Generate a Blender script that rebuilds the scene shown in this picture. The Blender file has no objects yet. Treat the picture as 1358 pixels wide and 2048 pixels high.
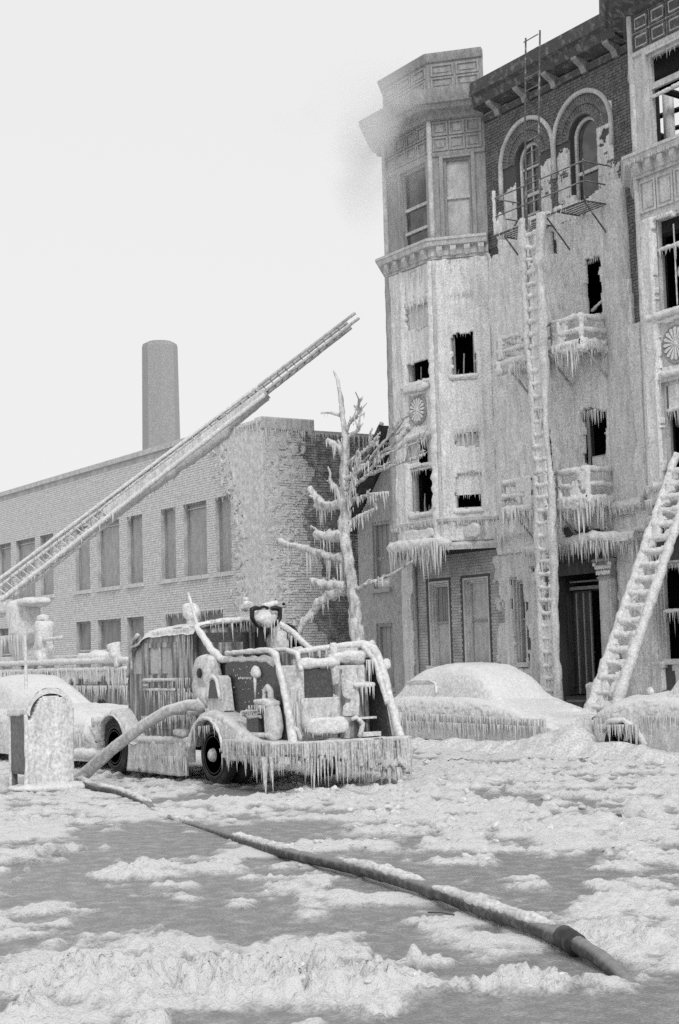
import bpy, math, random
import numpy as np
from mathutils import Matrix, Vector

# ------------------------------------------------------------------ scene, camera, sky, sun, exposure
S = bpy.context.scene
COL = S.collection
random.seed(7)
RNG = np.random.default_rng(11)

# World axes: +X runs along the street front (towards the viewer's right), +Y into the buildings, Z up.
YAW, PITCH, ROLL, CAM_H, FPX = 0.569, 0.0945, -0.0272, 1.75, 3100.0
u_ = Vector((math.sin(YAW), -math.cos(YAW), 0)); w_ = Vector((math.cos(YAW), math.sin(YAW), 0))
f0 = Vector((0, math.cos(PITCH), math.sin(PITCH))); r0 = Vector((1, 0, 0)); up0 = r0.cross(f0)
r1 = math.cos(ROLL)*r0 + math.sin(ROLL)*up0; up1 = -math.sin(ROLL)*r0 + math.cos(ROLL)*up0
def to_world(v): return Vector((v.dot(u_), v.dot(w_), v.z))
cr, cu, cf = to_world(r1), to_world(up1), to_world(f0)
cam_data = bpy.data.cameras.new('camera'); cam = bpy.data.objects.new('camera', cam_data); COL.objects.link(cam)
cam.matrix_world = Matrix(((cr.x, cu.x, -cf.x, 0), (cr.y, cu.y, -cf.y, 0), (cr.z, cu.z, -cf.z, CAM_H), (0, 0, 0, 1)))
cam_data.sensor_fit = 'HORIZONTAL'; cam_data.sensor_width = 24.0; cam_data.lens = 24.0*FPX/1358.0
cam_data.clip_start = 0.1; cam_data.clip_end = 2000
S.camera = cam

world = bpy.data.worlds.new('World'); S.world = world; world.use_nodes = True
wn, wl = world.node_tree.nodes, world.node_tree.links
wn.clear()
sky = wn.new('ShaderNodeTexSky'); sky.sky_type = 'NISHITA'; sky.sun_disc = False
SUN_EL, SUN_AZ = math.radians(38), math.radians(104)      # azimuth measured from +Y towards +X
sky.sun_elevation = SUN_EL; sky.sun_rotation = SUN_AZ; sky.dust_density = 4.0; sky.air_density = 1.0
bw = wn.new('ShaderNodeRGBToBW')
mixs = wn.new('ShaderNodeMix'); mixs.data_type = 'RGBA'; mixs.inputs['Factor'].default_value = 0.86
mixs.inputs['B'].default_value = (9.5, 9.5, 9.5, 1)        # even overcast veil over the sky model
bg = wn.new('ShaderNodeBackground'); bg.inputs['Strength'].default_value = 0.1
wo = wn.new('ShaderNodeOutputWorld')
wl.new(sky.outputs['Color'], bw.inputs['Color']); wl.new(bw.outputs['Val'], mixs.inputs['A'])
wl.new(mixs.outputs['Result'], bg.inputs['Color']); wl.new(bg.outputs['Background'], wo.inputs['Surface'])

sd = bpy.data.lights.new('sun', 'SUN'); sd.energy = 1.4; sd.angle = math.radians(14); sd.color = (1, 1, 1)
sun = bpy.data.objects.new('sun', sd); COL.objects.link(sun)
sdir = Vector((math.sin(SUN_AZ)*math.cos(SUN_EL), math.cos(SUN_AZ)*math.cos(SUN_EL), math.sin(SUN_EL)))
sun.rotation_euler = sdir.to_track_quat('Z', 'Y').to_euler()
sun.location = (0, 0, 40)
S.view_settings.view_transform = 'Standard'; S.view_settings.look = 'None'
S.view_settings.exposure = 0.0; S.view_settings.gamma = 1.0; S.view_settings.use_curve_mapping = False
S.render.engine = 'CYCLES'
S.cycles.use_denoising = False
S.cycles.max_bounces = 6; S.cycles.volume_bounces = 3; S.cycles.caustics_reflective = False; S.cycles.caustics_refractive = False

# ------------------------------------------------------------------ numeric noise
def _h(ix, iy, iz):
    n = (ix*374761393 + iy*668265263 + iz*2147483647*3 + 974711) & 0xFFFFFFFF
    n = ((n ^ (n >> 13))*1274126177) & 0xFFFFFFFF
    return ((n ^ (n >> 16)) & 0xFFFF)/65535.0
def vn(x, y, z=0.0):
    x, y, z = np.broadcast_arrays(np.asarray(x, float), np.asarray(y, float), np.asarray(z, float))
    xi, yi, zi = np.floor(x).astype(np.int64), np.floor(y).astype(np.int64), np.floor(z).astype(np.int64)
    a, b, c = x-xi, y-yi, z-zi
    a, b, c = a*a*(3-2*a), b*b*(3-2*b), c*c*(3-2*c)
    r = 0
    for dz in (0, 1):
        for dy in (0, 1):
            for dx in (0, 1):
                r = r + _h(xi+dx, yi+dy, zi+dz)*(a if dx else 1-a)*(b if dy else 1-b)*(c if dz else 1-c)
    return r*2-1
def fbm(x, y, z=0.0, o=4):
    r, a, f = 0, .5, 1.0
    for k in range(o):
        r = r + a*vn(np.asarray(x)*f+k*17.3, np.asarray(y)*f-k*9.1, np.asarray(z)*f+k*5.7); a *= .5; f *= 2.03
    return r
def sstep(a, b, x): t = np.clip((np.asarray(x, float)-a)/(b-a), 0, 1); return t*t*(3-2*t)

# ------------------------------------------------------------------ materials (greys only: the picture is black and white)
def g(v): return (v, v, v, 1)
MATS = {}
def mat(name, a, b=None, scale=3.0, stretch=(1, 1, 1), thr=(.4, .6), rough=.6, bump=.3, bscale=14.0, bdist=.02,
        snow=0.0, snowc=.70, spec=.3, bstretch=(1, 1, 1), fine=.13, fscale=24.0):
    m = bpy.data.materials.new(name); m.use_nodes = True
    n, l = m.node_tree.nodes, m.node_tree.links
    p = n['Principled BSDF']; p.inputs['Roughness'].default_value = rough; p.inputs['Specular IOR Level'].default_value = spec
    geo = n.new('ShaderNodeNewGeometry')
    def noise(sc, st, det=5):
        mp = n.new('ShaderNodeMapping'); mp.inputs['Scale'].default_value = st
        l.new(geo.outputs['Position'], mp.inputs['Vector'])
        t = n.new('ShaderNodeTexNoise'); t.inputs['Scale'].default_value = sc; t.inputs['Detail'].default_value = det
        l.new(mp.outputs['Vector'], t.inputs['Vector']); return t
    def mix(fac, A, B, bt='MIX'):
        x = n.new('ShaderNodeMix'); x.data_type = 'RGBA'; x.blend_type = bt
        if hasattr(fac, 'links'): l.new(fac, x.inputs['Factor'])
        else: x.inputs['Factor'].default_value = fac
        for s, v in (('A', A), ('B', B)):
            if hasattr(v, 'links'): l.new(v, x.inputs[s])
            else: x.inputs[s].default_value = v
        return x.outputs['Result']
    c = g(a)
    if b is not None:
        t = noise(scale, stretch); r = n.new('ShaderNodeMapRange')
        r.inputs['From Min'].default_value, r.inputs['From Max'].default_value = thr
        l.new(t.outputs['Fac'], r.inputs['Value']); c = mix(r.outputs['Result'], g(a), g(b))
    if fine:
        t = noise(fscale, (1, 1, 1), 5); r = n.new('ShaderNodeMapRange')
        r.inputs['From Min'].default_value, r.inputs['From Max'].default_value = .3, .7
        r.inputs['To Min'].default_value, r.inputs['To Max'].default_value = 1-fine*2.6, 1+fine*1.2
        l.new(t.outputs['Fac'], r.inputs['Value'])
        cmb = n.new('ShaderNodeCombineColor')
        for k in range(3): l.new(r.outputs['Result'], cmb.inputs[k])
        c = mix(1.0, c, cmb.outputs['Color'], 'MULTIPLY')
    if snow:
        sx = n.new('ShaderNodeSeparateXYZ'); l.new(geo.outputs['Normal'], sx.inputs['Vector'])
        r = n.new('ShaderNodeMapRange'); r.inputs['From Min'].default_value = .35; r.inputs['From Max'].default_value = .8
        r.inputs['To Max'].default_value = snow
        l.new(sx.outputs['Z'], r.inputs['Value']); c = mix(r.outputs['Result'], c, g(snowc))
    if hasattr(c, 'links'): l.new(c, p.inputs['Base Color'])
    else: p.inputs['Base Color'].default_value = c
    if bump:
        t = noise(bscale, bstretch, 6); bp = n.new('ShaderNodeBump'); bp.inputs['Strength'].default_value = bump; bp.inputs['Distance'].default_value = bdist
        l.new(t.outputs['Fac'], bp.inputs['Height']); l.new(bp.outputs['Normal'], p.inputs['Normal'])
    MATS[name] = m; return m
ICE = mat('ice', .78, .60, 12, thr=(.45, .7), rough=.34, bump=.55, bscale=26, bdist=.03, snow=.6, snowc=.76)
ICEW = mat('ice_on_wall', .78, .60, 9, (1, 1, .18), (.42, .72), rough=.36, bump=.7, bscale=18, bdist=.04, bstretch=(1, 1, .3), snow=.5, snowc=.74)
ICEG = mat('grey_ice', .68, .50, 9, (1, 1, .2), (.38, .68), rough=.4, bump=.6, bscale=16, bdist=.04, bstretch=(1, 1, .35), snow=.4)
ICICLE = mat('icicle_ice', .74, .54, 14, (1, 1, .3), (.4, .7), rough=.22, bump=.2, bscale=30, spec=.6, fine=.05)
SNOWM = mat('packed_snow', .74, .58, 4, thr=(.45, .7), rough=.8, bump=.7, bscale=30, bdist=.03)
BRD = mat('dark_brick', .20, .13, 2.6, thr=(.35, .65), rough=.85, bump=.5, bscale=30, fine=.25)
MORD = mat('dark_mortar', .09, None, rough=.95, bump=.3)
BRF = mat('frosted_brick', .76, .62, 6, thr=(.35, .62), rough=.85, bump=.6, bscale=34, snow=.5, fine=.15)
BRS = mat('iced_rough_brick', .50, .24, 4, thr=(.34, .6), rough=.8, bump=.6, bscale=30, snow=.8, fine=.2)
MORF = mat('frosted_mortar', .56, .42, 2, rough=.95)
BRM = mat('grey_brick', .46, .33, 3, rough=.85, bump=.4, bscale=30, fine=.15)
STUC = mat('grey_stucco', .42, .33, 14, (1, 1, .35), (.35, .65), rough=.9, bump=.6, bscale=40, fine=.14, snow=.4)
WOODF = mat('frosted_painted_wood', .62, .46, 8, (1, 1, .3), (.35, .65), rough=.7, bump=.4, bscale=30, snow=.6, fine=.12)
WOODG = mat('grey_wood', .37, .27, 9, (1, 1, .25), (.35, .65), rough=.8, bump=.3, bscale=30, snow=.5, fine=.12)
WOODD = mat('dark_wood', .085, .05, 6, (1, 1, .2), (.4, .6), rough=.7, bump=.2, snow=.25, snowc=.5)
CORN = mat('sooty_cornice', .09, .28, 5, thr=(.52, .75), rough=.8, bump=.3, snow=.55, snowc=.6)
CHAR_SHADE = mat('char_and_well_shade', .012, .03, 2, thr=(.5, .8), rough=.9, bump=0, fine=0)  # charred rooms and rafters; also the painted shade of the cars' wheel wells
NEARBLK = mat('near_black_boards', .035, .06, 6, rough=.9, bump=.2)  # near-black boards closing the bays below and above
IRON = mat('weathered_iron', .10, .34, 7, thr=(.5, .7), rough=.6, bump=.3, snow=.8, snowc=.7)
IRONI = mat('iced_iron', .5, .22, 8, thr=(.5, .75), rough=.5, bump=.4, snow=.8)
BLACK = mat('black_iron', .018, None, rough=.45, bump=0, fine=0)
PAINT = mat('dark_truck_paint', .06, .13, 30, thr=(.5, .75), rough=.38, bump=.25, bscale=50, spec=.5, fine=.1)
PAINTI = mat('iced_truck_paint', .09, .46, 11, (1, 1, .13), (.42, .66), rough=.42, bump=.5, bscale=16, bdist=.02, bstretch=(1, 1, .2), spec=.5, snow=.8)
RUB = mat('tyre_rubber', .045, .10, 6, thr=(.45, .75), rough=.8, bump=.3, bscale=40)
RIM = mat('wheel_metal', .03, None, rough=.5, bump=.1)
HUB = mat('frosted_hub', .6, .42, 14, rough=.5, bump=.3)
BOARD = mat('grey_window_board', .33, .23, 3, (1, 1, .4), (.35, .65), rough=.8, bump=.3, bscale=30, fine=.1)
FROSTP = mat('frosted_pane', .56, .40, 5, (1, 1, .4), (.35, .65), rough=.5, bump=.4, bscale=30, fine=.1)
GLASSD = mat('sooty_glass', .05, .12, 2.5, thr=(.45, .7), rough=.12, bump=0, spec=.6, fine=.05)
BARK = mat('iced_bark', .68, .32, 9, (1, 1, .3), (.42, .66), rough=.6, bump=.6, bscale=26, snow=.7)
TWIG = mat('iced_twig', .52, .2, 12, thr=(.45, .7), rough=.6, bump=.3, snow=.8)
HOSEM = mat('frosted_hose', .075, .16, 12, thr=(.45, .7), rough=.7, bump=.5, bscale=50, snow=.38, snowc=.5)
HOSEI = mat('iced_hose', .52, .34, 10, thr=(.4, .7), rough=.5, bump=.4, snow=.7)
SCHP = mat('frosted_school_pane', .44, .34, 8, (1, 1, .4), (.35, .65), rough=.6, bump=.4, bscale=30)
CHIM = mat('chimney_brick', .42, .34, 12, rough=.9, bump=.4, bscale=30, fine=.15)
GALV = mat('mailbox_paint', .20, .13, 12, thr=(.4, .65), rough=.6, bump=.4, bscale=40, snow=.9)
ROOFM = mat('snowy_roof', .5, .7, 3, rough=.9, bump=.5)

# ------------------------------------------------------------------ mesh helpers
ROOT = {}
class MB:
    def __init__(s): s.v, s.f, s.n = [], [], 0
    def add(s, vs, fs):
        vs = np.asarray(vs, float).reshape(-1, 3); k = s.n
        s.v.append(vs); s.n += len(vs)
        for f in fs: s.f.append([i+k for i in f])
        return s
    def box(s, x0, x1, y0, y1, z0, z1, T=None):
        vs = [(x, y, z) for z in (z0, z1) for y in (y0, y1) for x in (x0, x1)]
        if T: vs = [T(*v) for v in vs]
        return s.add(vs, [(0, 2, 3, 1), (4, 5, 7, 6), (0, 1, 5, 4), (2, 6, 7, 3), (0, 4, 6, 2), (1, 3, 7, 5)])
    def quad(s, *p): return s.add(p, [tuple(range(len(p)))])
    def prism(s, poly, a0, a1, axis='y', T=None):
        n = len(poly)
        def P(p, a): return {'y': (p[0], a, p[1]), 'x': (a, p[0], p[1]), 'z': (p[0], p[1], a)}[axis]
        vs = [P(p, a0) for p in poly]+[P(p, a1) for p in poly]
        if T: vs = [T(*v) for v in vs]
        return s.add(vs, [tuple(range(n))[::-1], tuple(range(n, 2*n))]+[(i, (i+1) % n, n+(i+1) % n, n+i) for i in range(n)])
    def tube(s, pts, rad, n=8, lump=0.0, seed=0.0, cap=True, sub=0.0):
        pts = [Vector(p) for p in pts]
        rad = list(rad) if hasattr(rad, '__len__') else [rad]*len(pts)
        if sub:
            q, rr = [], []
            for i in range(len(pts)-1):
                L = (pts[i+1]-pts[i]).length; k = max(1, int(L/sub))
                for j in range(k): t = j/k; q.append(pts[i].lerp(pts[i+1], t)); rr.append(rad[i]*(1-t)+rad[i+1]*t)
            q.append(pts[-1]); rr.append(rad[-1]); pts, rad = q, rr
        vs, m = [], len(pts); prev = None
        for i, p in enumerate(pts):
            d = (pts[min(i+1, m-1)]-pts[max(i-1, 0)]).normalized()
            if prev is None:
                a = Vector((0, 0, 1)) if abs(d.z) < .9 else Vector((1, 0, 0)); e = d.cross(a).normalized()
            else:
                e = (prev-d*prev.dot(d)).normalized()
            prev = e; b = d.cross(e)
            for k in range(n):
                t = 2*math.pi*k/n; r = rad[i]
                vs.append(p+(e*math.cos(t)+b*math.sin(t))*r)
        vs = np.array([tuple(v) for v in vs])
        if lump:
            ctr = np.repeat(np.array([tuple(p) for p in pts]), n, 0); dv = vs-ctr
            q = vs*7.0+seed; k = 1+lump*(vn(q[:, 0], q[:, 1], q[:, 2])+.6*vn(q[:, 0]*2.3, q[:, 1]*2.3, q[:, 2]*2.3))
            vs = ctr+dv*k[:, None]
        fs = [(i*n+k, i*n+(k+1) % n, (i+1)*n+(k+1) % n, (i+1)*n+k) for i in range(m-1) for k in range(n)]
        if cap: fs += [tuple(range(n))[::-1], tuple((m-1)*n+k for k in range(n))]
        return s.add(vs, fs)
    def lathe(s, prof, axis='z', c=(0, 0, 0), n=24):
        vs = []
        for r, h in prof:
            for k in range(n):
                t = 2*math.pi*k/n; a, b = r*math.cos(t), r*math.sin(t)
                vs.append({'z': (c[0]+a, c[1]+b, c[2]+h), 'y': (c[0]+a, c[1]+h, c[2]+b), 'x': (c[0]+h, c[1]+a, c[2]+b)}[axis])
        m = len(prof); fs = [(i*n+k, i*n+(k+1) % n, (i+1)*n+(k+1) % n, (i+1)*n+k) for i in range(m-1) for k in range(n)]
        fs += [tuple(range(n))[::-1], tuple((m-1)*n+k for k in range(n))]
        return s.add(vs, fs)
    def sbox(s, c, h, e=.35, n=18, amp=.02, freq=6.0, seed=0.0):
        """rounded lumpy block (ice-coated box)"""
        a = np.linspace(-math.pi/2, math.pi/2, n); b = np.linspace(-math.pi, math.pi, 2*n, endpoint=False)
        A, B = np.meshgrid(a, b, indexing='ij')
        sg = lambda x: np.sign(x)*np.abs(x)**e
        X = sg(np.cos(A))*sg(np.cos(B)); Y = sg(np.cos(A))*sg(np.sin(B)); Z = sg(np.sin(A))
        P = np.stack([X*h[0]+c[0], Y*h[1]+c[1], Z*h[2]+c[2]], -1).reshape(-1, 3)
        D = np.stack([X, Y, Z], -1).reshape(-1, 3); D /= np.linalg.norm(D, axis=1)[:, None]+1e-9
        q = P*freq+seed; P = P+D*(amp*(vn(q[:, 0], q[:, 1], q[:, 2])+.5*vn(q[:, 0]*2.2, q[:, 1]*2.2, q[:, 2]*2.2)))[:, None]
        w = 2*n; fs = [(i*w+k, i*w+(k+1) % w, (i+1)*w+(k+1) % w, (i+1)*w+k) for i in range(n-1) for k in range(w)]
        return s.add(P, fs)
    def grid(s, P, keep=None):
        """P: (ni,nj,3) array; keep (ni-1,nj-1) bool"""
        ni, nj = P.shape[:2]; I = np.arange(ni*nj).reshape(ni, nj)
        q = np.stack([I[:-1, :-1], I[1:, :-1], I[1:, 1:], I[:-1, 1:]], -1).reshape(-1, 4)
        if keep is not None: q = q[keep.reshape(-1)]
        return s.add(P.reshape(-1, 3), q.tolist())
    def icicles(s, B, L, R):
        """hanging icicles: base points B (n,3), lengths, radii"""
        k = 5
        for (x, y, z), l, r in zip(B, L, R):
            dx, dy = RNG.normal(0, .02*l, 2); t0 = RNG.uniform(0, 6.28)
            ring = [(math.cos(t0+2*math.pi*i/k), math.sin(t0+2*math.pi*i/k)) for i in range(k)]
            vs = [(x+a*r, y+b*r, z+.03) for a, b in ring]+[(x+dx*.4+a*r*.62, y+dy*.4+b*r*.62, z-l*.42) for a, b in ring]+[(x+dx, y+dy, z-l)]
            s.add(vs, [(i, (i+1) % k, k+(i+1) % k, k+i) for i in range(k)]+[(k+i, k+(i+1) % k, 2*k) for i in range(k)])
        return s
    def fringe(s, pts, lmin, lmax, per_m=22, r=.016, jit=.03, seed=None, clump=2.2, gap=0.0):
        seed = RNG.uniform(0, 99) if seed is None else seed
        pts = [np.array(p, float) for p in pts]; B, L, R = [], [], []
        for a, b in zip(pts[:-1], pts[1:]):
            d = np.linalg.norm(b-a); n = max(1, int(d*per_m)); t = (np.arange(n)+RNG.uniform(0, 1, n))/n
            P = a+(b-a)*t[:, None]
            cl = .5+.5*vn((P[:, 0]+P[:, 1])*clump+seed, P[:, 2]+seed)
            l = (lmin+(lmax-lmin)*cl**1.5)*np.minimum(1.6, np.exp(RNG.normal(-.35, .5, n)))
            ok = cl > gap; P[:, :2] += RNG.normal(0, jit, (n, 2))
            B.append(P[ok]); L.append(l[ok]); R.append((r*RNG.uniform(.55, 1.35, n)*(.5+.75*l/max(lmax, .01)))[ok])
        return s.icicles(np.concatenate(B), np.concatenate(L), np.concatenate(R))
    def mesh(s, name, o=(0, 0, 0), smooth=None):
        me = bpy.data.meshes.new(name)
        v = np.concatenate(s.v) - np.array(o) if s.v else np.zeros((0, 3))
        me.from_pydata(v.tolist(), [], s.f); me.validate()
        if smooth is not None:
            me.polygons.foreach_set('use_smooth', np.ones(len(me.polygons), bool))
            if smooth < 179: me.set_sharp_from_angle(angle=math.radians(smooth))
        me.update(); return me
def tag(o, label=None, cat=None, group=None, kind=None):
    if label: o['label'] = label
    if cat: o['category'] = cat
    if group: o['group'] = group
    if kind: o['kind'] = kind
    return o
def thing(name, loc, label, cat, group=None):
    o = bpy.data.objects.new(name, None); o.location = loc; o.empty_display_size = .2; COL.objects.link(o)
    ROOT[o.name] = tuple(loc); return tag(o, label, cat, group)
def part(name, mb, m, parent=None, smooth=None, kind=None, label=None):
    o0 = ROOT[parent.name] if parent else (0, 0, 0)
    me = mb.mesh(name, o0, smooth); me.materials.append(m)
    o = bpy.data.objects.new(name, me); COL.objects.link(o)
    if parent: o.parent = parent
    ROOT[o.name] = o0
    return tag(o, label, None, None, kind)
def copy_part(src, parent, loc, rot=(0, 0, 0), scale=(1, 1, 1)):
    """another piece sharing src's mesh, at world place loc"""
    o = src.copy(); COL.objects.link(o); o.parent = parent; b = ROOT[parent.name]
    o.location = (loc[0]-b[0], loc[1]-b[1], loc[2]-b[2]); o.rotation_euler = rot; o.scale = scale; ROOT[o.name] = tuple(loc)
    return o
def piece(name, mb, m, parent, loc, rot=(0, 0, 0), smooth=None):
    """a piece whose mesh is built about its own origin, placed at world point loc"""
    me = mb.mesh(name, (0, 0, 0), smooth); me.materials.append(m)
    o = bpy.data.objects.new(name, me); COL.objects.link(o); o.parent = parent; b = ROOT[parent.name]
    o.location = (loc[0]-b[0], loc[1]-b[1], loc[2]-b[2]); o.rotation_euler = rot; ROOT[o.name] = tuple(loc); return o
def frame_T(ox, oy, dx, dy):
    L = math.hypot(dx, dy); dx, dy = dx/L, dy/L
    return lambda s, y, z: (ox+s*dx-y*dy, oy+s*dy+y*dx, z)
def wall_cells(mb, x0, x1, z0, z1, holes, depth, T, y=0.0):
    xs = sorted({x0, x1}|{h[i] for h in holes for i in (0, 1) if x0 < h[i] < x1}); zs = sorted({z0, z1}|{h[i] for h in holes for i in (2, 3) if z0 < h[i] < z1})
    for a, b in zip(xs[:-1], xs[1:]):
        for c, d in zip(zs[:-1], zs[1:]):
            mx, mz = (a+b)/2, (c+d)/2
            if any(h[0] < mx < h[1] and h[2] < mz < h[3] for h in holes): continue
            mb.quad(T(a, y, c), T(b, y, c), T(b, y, d), T(a, y, d))
    for a, b, c, d in holes:
        mb.quad(T(a, y, c), T(a, y, d), T(a, y+depth, d), T(a, y+depth, c)); mb.quad(T(b, y, c), T(b, y+depth, c), T(b, y+depth, d), T(b, y, d))
        mb.quad(T(a, y, d), T(b, y, d), T(b, y+depth, d), T(a, y+depth, d)); mb.quad(T(a, y, c), T(a, y+depth, c), T(b, y+depth, c), T(b, y, c))
    return mb
def arch_fill(mb, cx, half, zs, ztop, T, y=0.0, depth=.25, n=14):
    """spandrels between a round arch and the rectangle cx±half, zs..ztop, plus the arch soffit"""
    A = [math.pi*i/n for i in range(n+1)]; P = [(cx-half*math.cos(a), zs+half*math.sin(a)) for a in A]
    for p, q in zip(P[:-1], P[1:]):
        mb.quad(T(p[0], y, p[1]), T(q[0], y, q[1]), T(q[0], y, ztop), T(p[0], y, ztop))
        mb.quad(T(p[0], y, p[1]), T(p[0], y+depth, p[1]), T(q[0], y+depth, q[1]), T(q[0], y, q[1]))
def sweep(mb, plan, prof):
    """moulding: closed profile of (projection, z) swept along a plan polyline, mitred; outside is to the right of travel"""
    n = len(plan); offs = []
    for i, p in enumerate(plan):
        ds = []
        if i > 0: d = np.array(p)-np.array(plan[i-1]); ds.append(d/np.linalg.norm(d))
        if i < n-1: d = np.array(plan[i+1])-np.array(p); ds.append(d/np.linalg.norm(d))
        ns = [np.array([d[1], -d[0]]) for d in ds]; m = sum(ns); m /= np.linalg.norm(m)
        offs.append(m/max(.3, m.dot(ns[0])))
    k = len(prof); vs = [(p[0]+o[0]*q, p[1]+o[1]*q, z) for p, o in zip(plan, offs) for q, z in prof]
    fs = [(i*k+j, i*k+(j+1) % k, (i+1)*k+(j+1) % k, (i+1)*k+j) for i in range(n-1) for j in range(k)]
    fs += [tuple(range(k)), tuple((n-1)*k+j for j in range(k))[::-1]]
    return mb.add(vs, fs)
def isheet(mb, T, s0, s1, z0, z1, step, inside, amp=.03, off=.02, seed=0.0, zs=.3, freq=5.0, back=.03, relief=None):
    """lumpy ice skin on a wall, with thickness at its ragged edges"""
    ns, nz = max(2, int((s1-s0)/step)), max(2, int((z1-z0)/step))
    s = np.linspace(s0, s1, ns+1); z = np.linspace(z0, z1, nz+1); SS, ZZ = np.meshgrid(s, z, indexing='ij')
    d = off+amp*(.5+.5*fbm(SS*freq+seed, ZZ*freq*zs, seed, 4)*1.6+.35*fbm(SS*22+seed, ZZ*7, 1.3, 2))
    d = d+.35*amp*np.abs(vn(SS*13+seed, ZZ*.8, seed+2))+.2*amp*vn(SS*31+seed, ZZ*1.6, seed)
    if relief is not None: d = d+relief(SS, ZZ)
    sc, zc = np.meshgrid((s[1:]+s[:-1])/2, (z[1:]+z[:-1])/2, indexing='ij')
    K = inside(sc, zc)
    F = [T(a, -b, c) for a, b, c in zip(SS.ravel(), d.ravel(), ZZ.ravel())]
    G = [T(a, back, c) for a, c in zip(SS.ravel(), ZZ.ravel())]
    I = np.arange((ns+1)*(nz+1)).reshape(ns+1, nz+1); N = len(F); fs = []
    for i in range(ns):
        for j in range(nz):
            if not K[i, j]: continue
            a, b, c, e = int(I[i, j]), int(I[i+1, j]), int(I[i+1, j+1]), int(I[i, j+1])
            fs.append((a, b, c, e))
            if i == 0 or not K[i-1, j]: fs.append((a, e, e+N, a+N))
            if i == ns-1 or not K[i+1, j]: fs.append((c, b, b+N, c+N))
            if j == 0 or not K[i, j-1]: fs.append((b, a, a+N, b+N))
            if j == nz-1 or not K[i, j+1]: fs.append((e, c, c+N, e+N))
    mb.add(F+G, fs)
    return mb
def bricks(mb, T, s0, s1, z0, z1, inside, bw=.215, bh=.0755, jit=.008, joint=.012, proud=.015):
    """courses of separate bricks, each a little uneven"""
    nz = int((z1-z0)/bh)
    for j in range(nz):
        zc = z0+(j+.5)*bh; off = (j % 2)*bw/2
        ns = int((s1-s0)/bw)+1
        for i in range(ns):
            a = s0+i*bw-off+joint/2; b = a+bw-joint; a, b = max(a, s0), min(b, s1)
            if b-a < .03 or not (inside((a+b)/2, zc) or inside(a, zc) or inside(b, zc)): continue
            if not inside((a+b)/2, zc): a, b = (a, (a+b)/2) if inside(a, zc) else ((a+b)/2, b)
            for _ in range(5):
                if not inside(a+.004, zc): a += (b-a)*.2
                if not inside(b-.004, zc): b -= (b-a)*.2
            y = -proud-random.uniform(0, jit); c, d = zc-bh/2+joint/2, zc+bh/2-joint/2
            y2 = y+random.uniform(-jit, jit)*.5
            vs = [T(a, y, c), T(b, y2, c), T(b, y2, d), T(a, y, d), T(a, .01, c), T(b, .01, c), T(b, .01, d), T(a, .01, d)]
            mb.add(vs, [(0, 1, 2, 3), (4, 0, 3, 7), (1, 5, 6, 2), (3, 2, 6, 7), (4, 5, 1, 0)])
    return mb

# ------------------------------------------------------------------ street: ice, slush and packed snow
SN, CS = math.sin(YAW), math.cos(YAW)
def P2(s, d): return s*SN - d*CS, s*CS + d*SN           # (sideways, ahead) -> X, Y
HX = np.array([-21.95, -21.39, -20.5, -19.6, -18.12, -16.59, -14.79, -13.08, -11.84, -11.06, -10.34, -9.37, -8.48, -7.72, -7.2, -6.3]); HY = np.array([9.3, 9.1, 8.92, 8.86, 8.55, 8.08, 7.73, 7.3, 7.05, 6.98, 6.88, 6.67, 6.44, 6.26, 6.14, 5.8])
WET = [(-2.01, 16.0, 1.04, 1.7, 1), (-.49, 16.8, .51, 1.46, 1), (-2.42, 13.4, .57, .88, .9), (-1.78, 11.1, .49, .71, .8), (-.68, 10.9, .61, .73, .75),
       (.27, 9.5, .31, .52, 1), (.96, 9.1, .39, .33, 1), (-.5, 8.0, .55, .3, .9), (1.0, 7.45, .9, .45, 1.9), (1.62, 12.1, .85, .84, .6), (-1.54, 21.6, .63, 1.68, 1),
       (-1.72, 8.9, .26, .31, .4), (.77, 13.5, .51, 1.1, .5), (.5, 7.0, 3, .3, 1.3), (-3.0, 20.3, 2.0, 1.0, .35)]
RIDGE = [(-1.64, 8.95, .42, .42, .9), (-.85, 8.76, .46, .42, 1), (-.12, 8.7, .36, .5, 1.1), (.94, 8.38, .74, .30, .7), (-1.03, 9.56, .18, .25, .6), (-1.75, 8.0, .14, .2, .9),
         (-.89, 7.9, .13, .13, .7), (.16, 7.9, .09, .12, .9), (1.75, 9.8, .36, .45, .6), (-3.55, 17.4, .35, .6, .6), (-2.72, 14.7, .46, .7, .6), (-1.8, 13.4, .24, .5, .5), (.41, 9.25, .17, .14, .8),
         (1.1, 9.95, .5, .2, .4), (2.6, 8.6, .5, .4, .6), (-2.6, 8.6, .6, .5, .7)]
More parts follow.
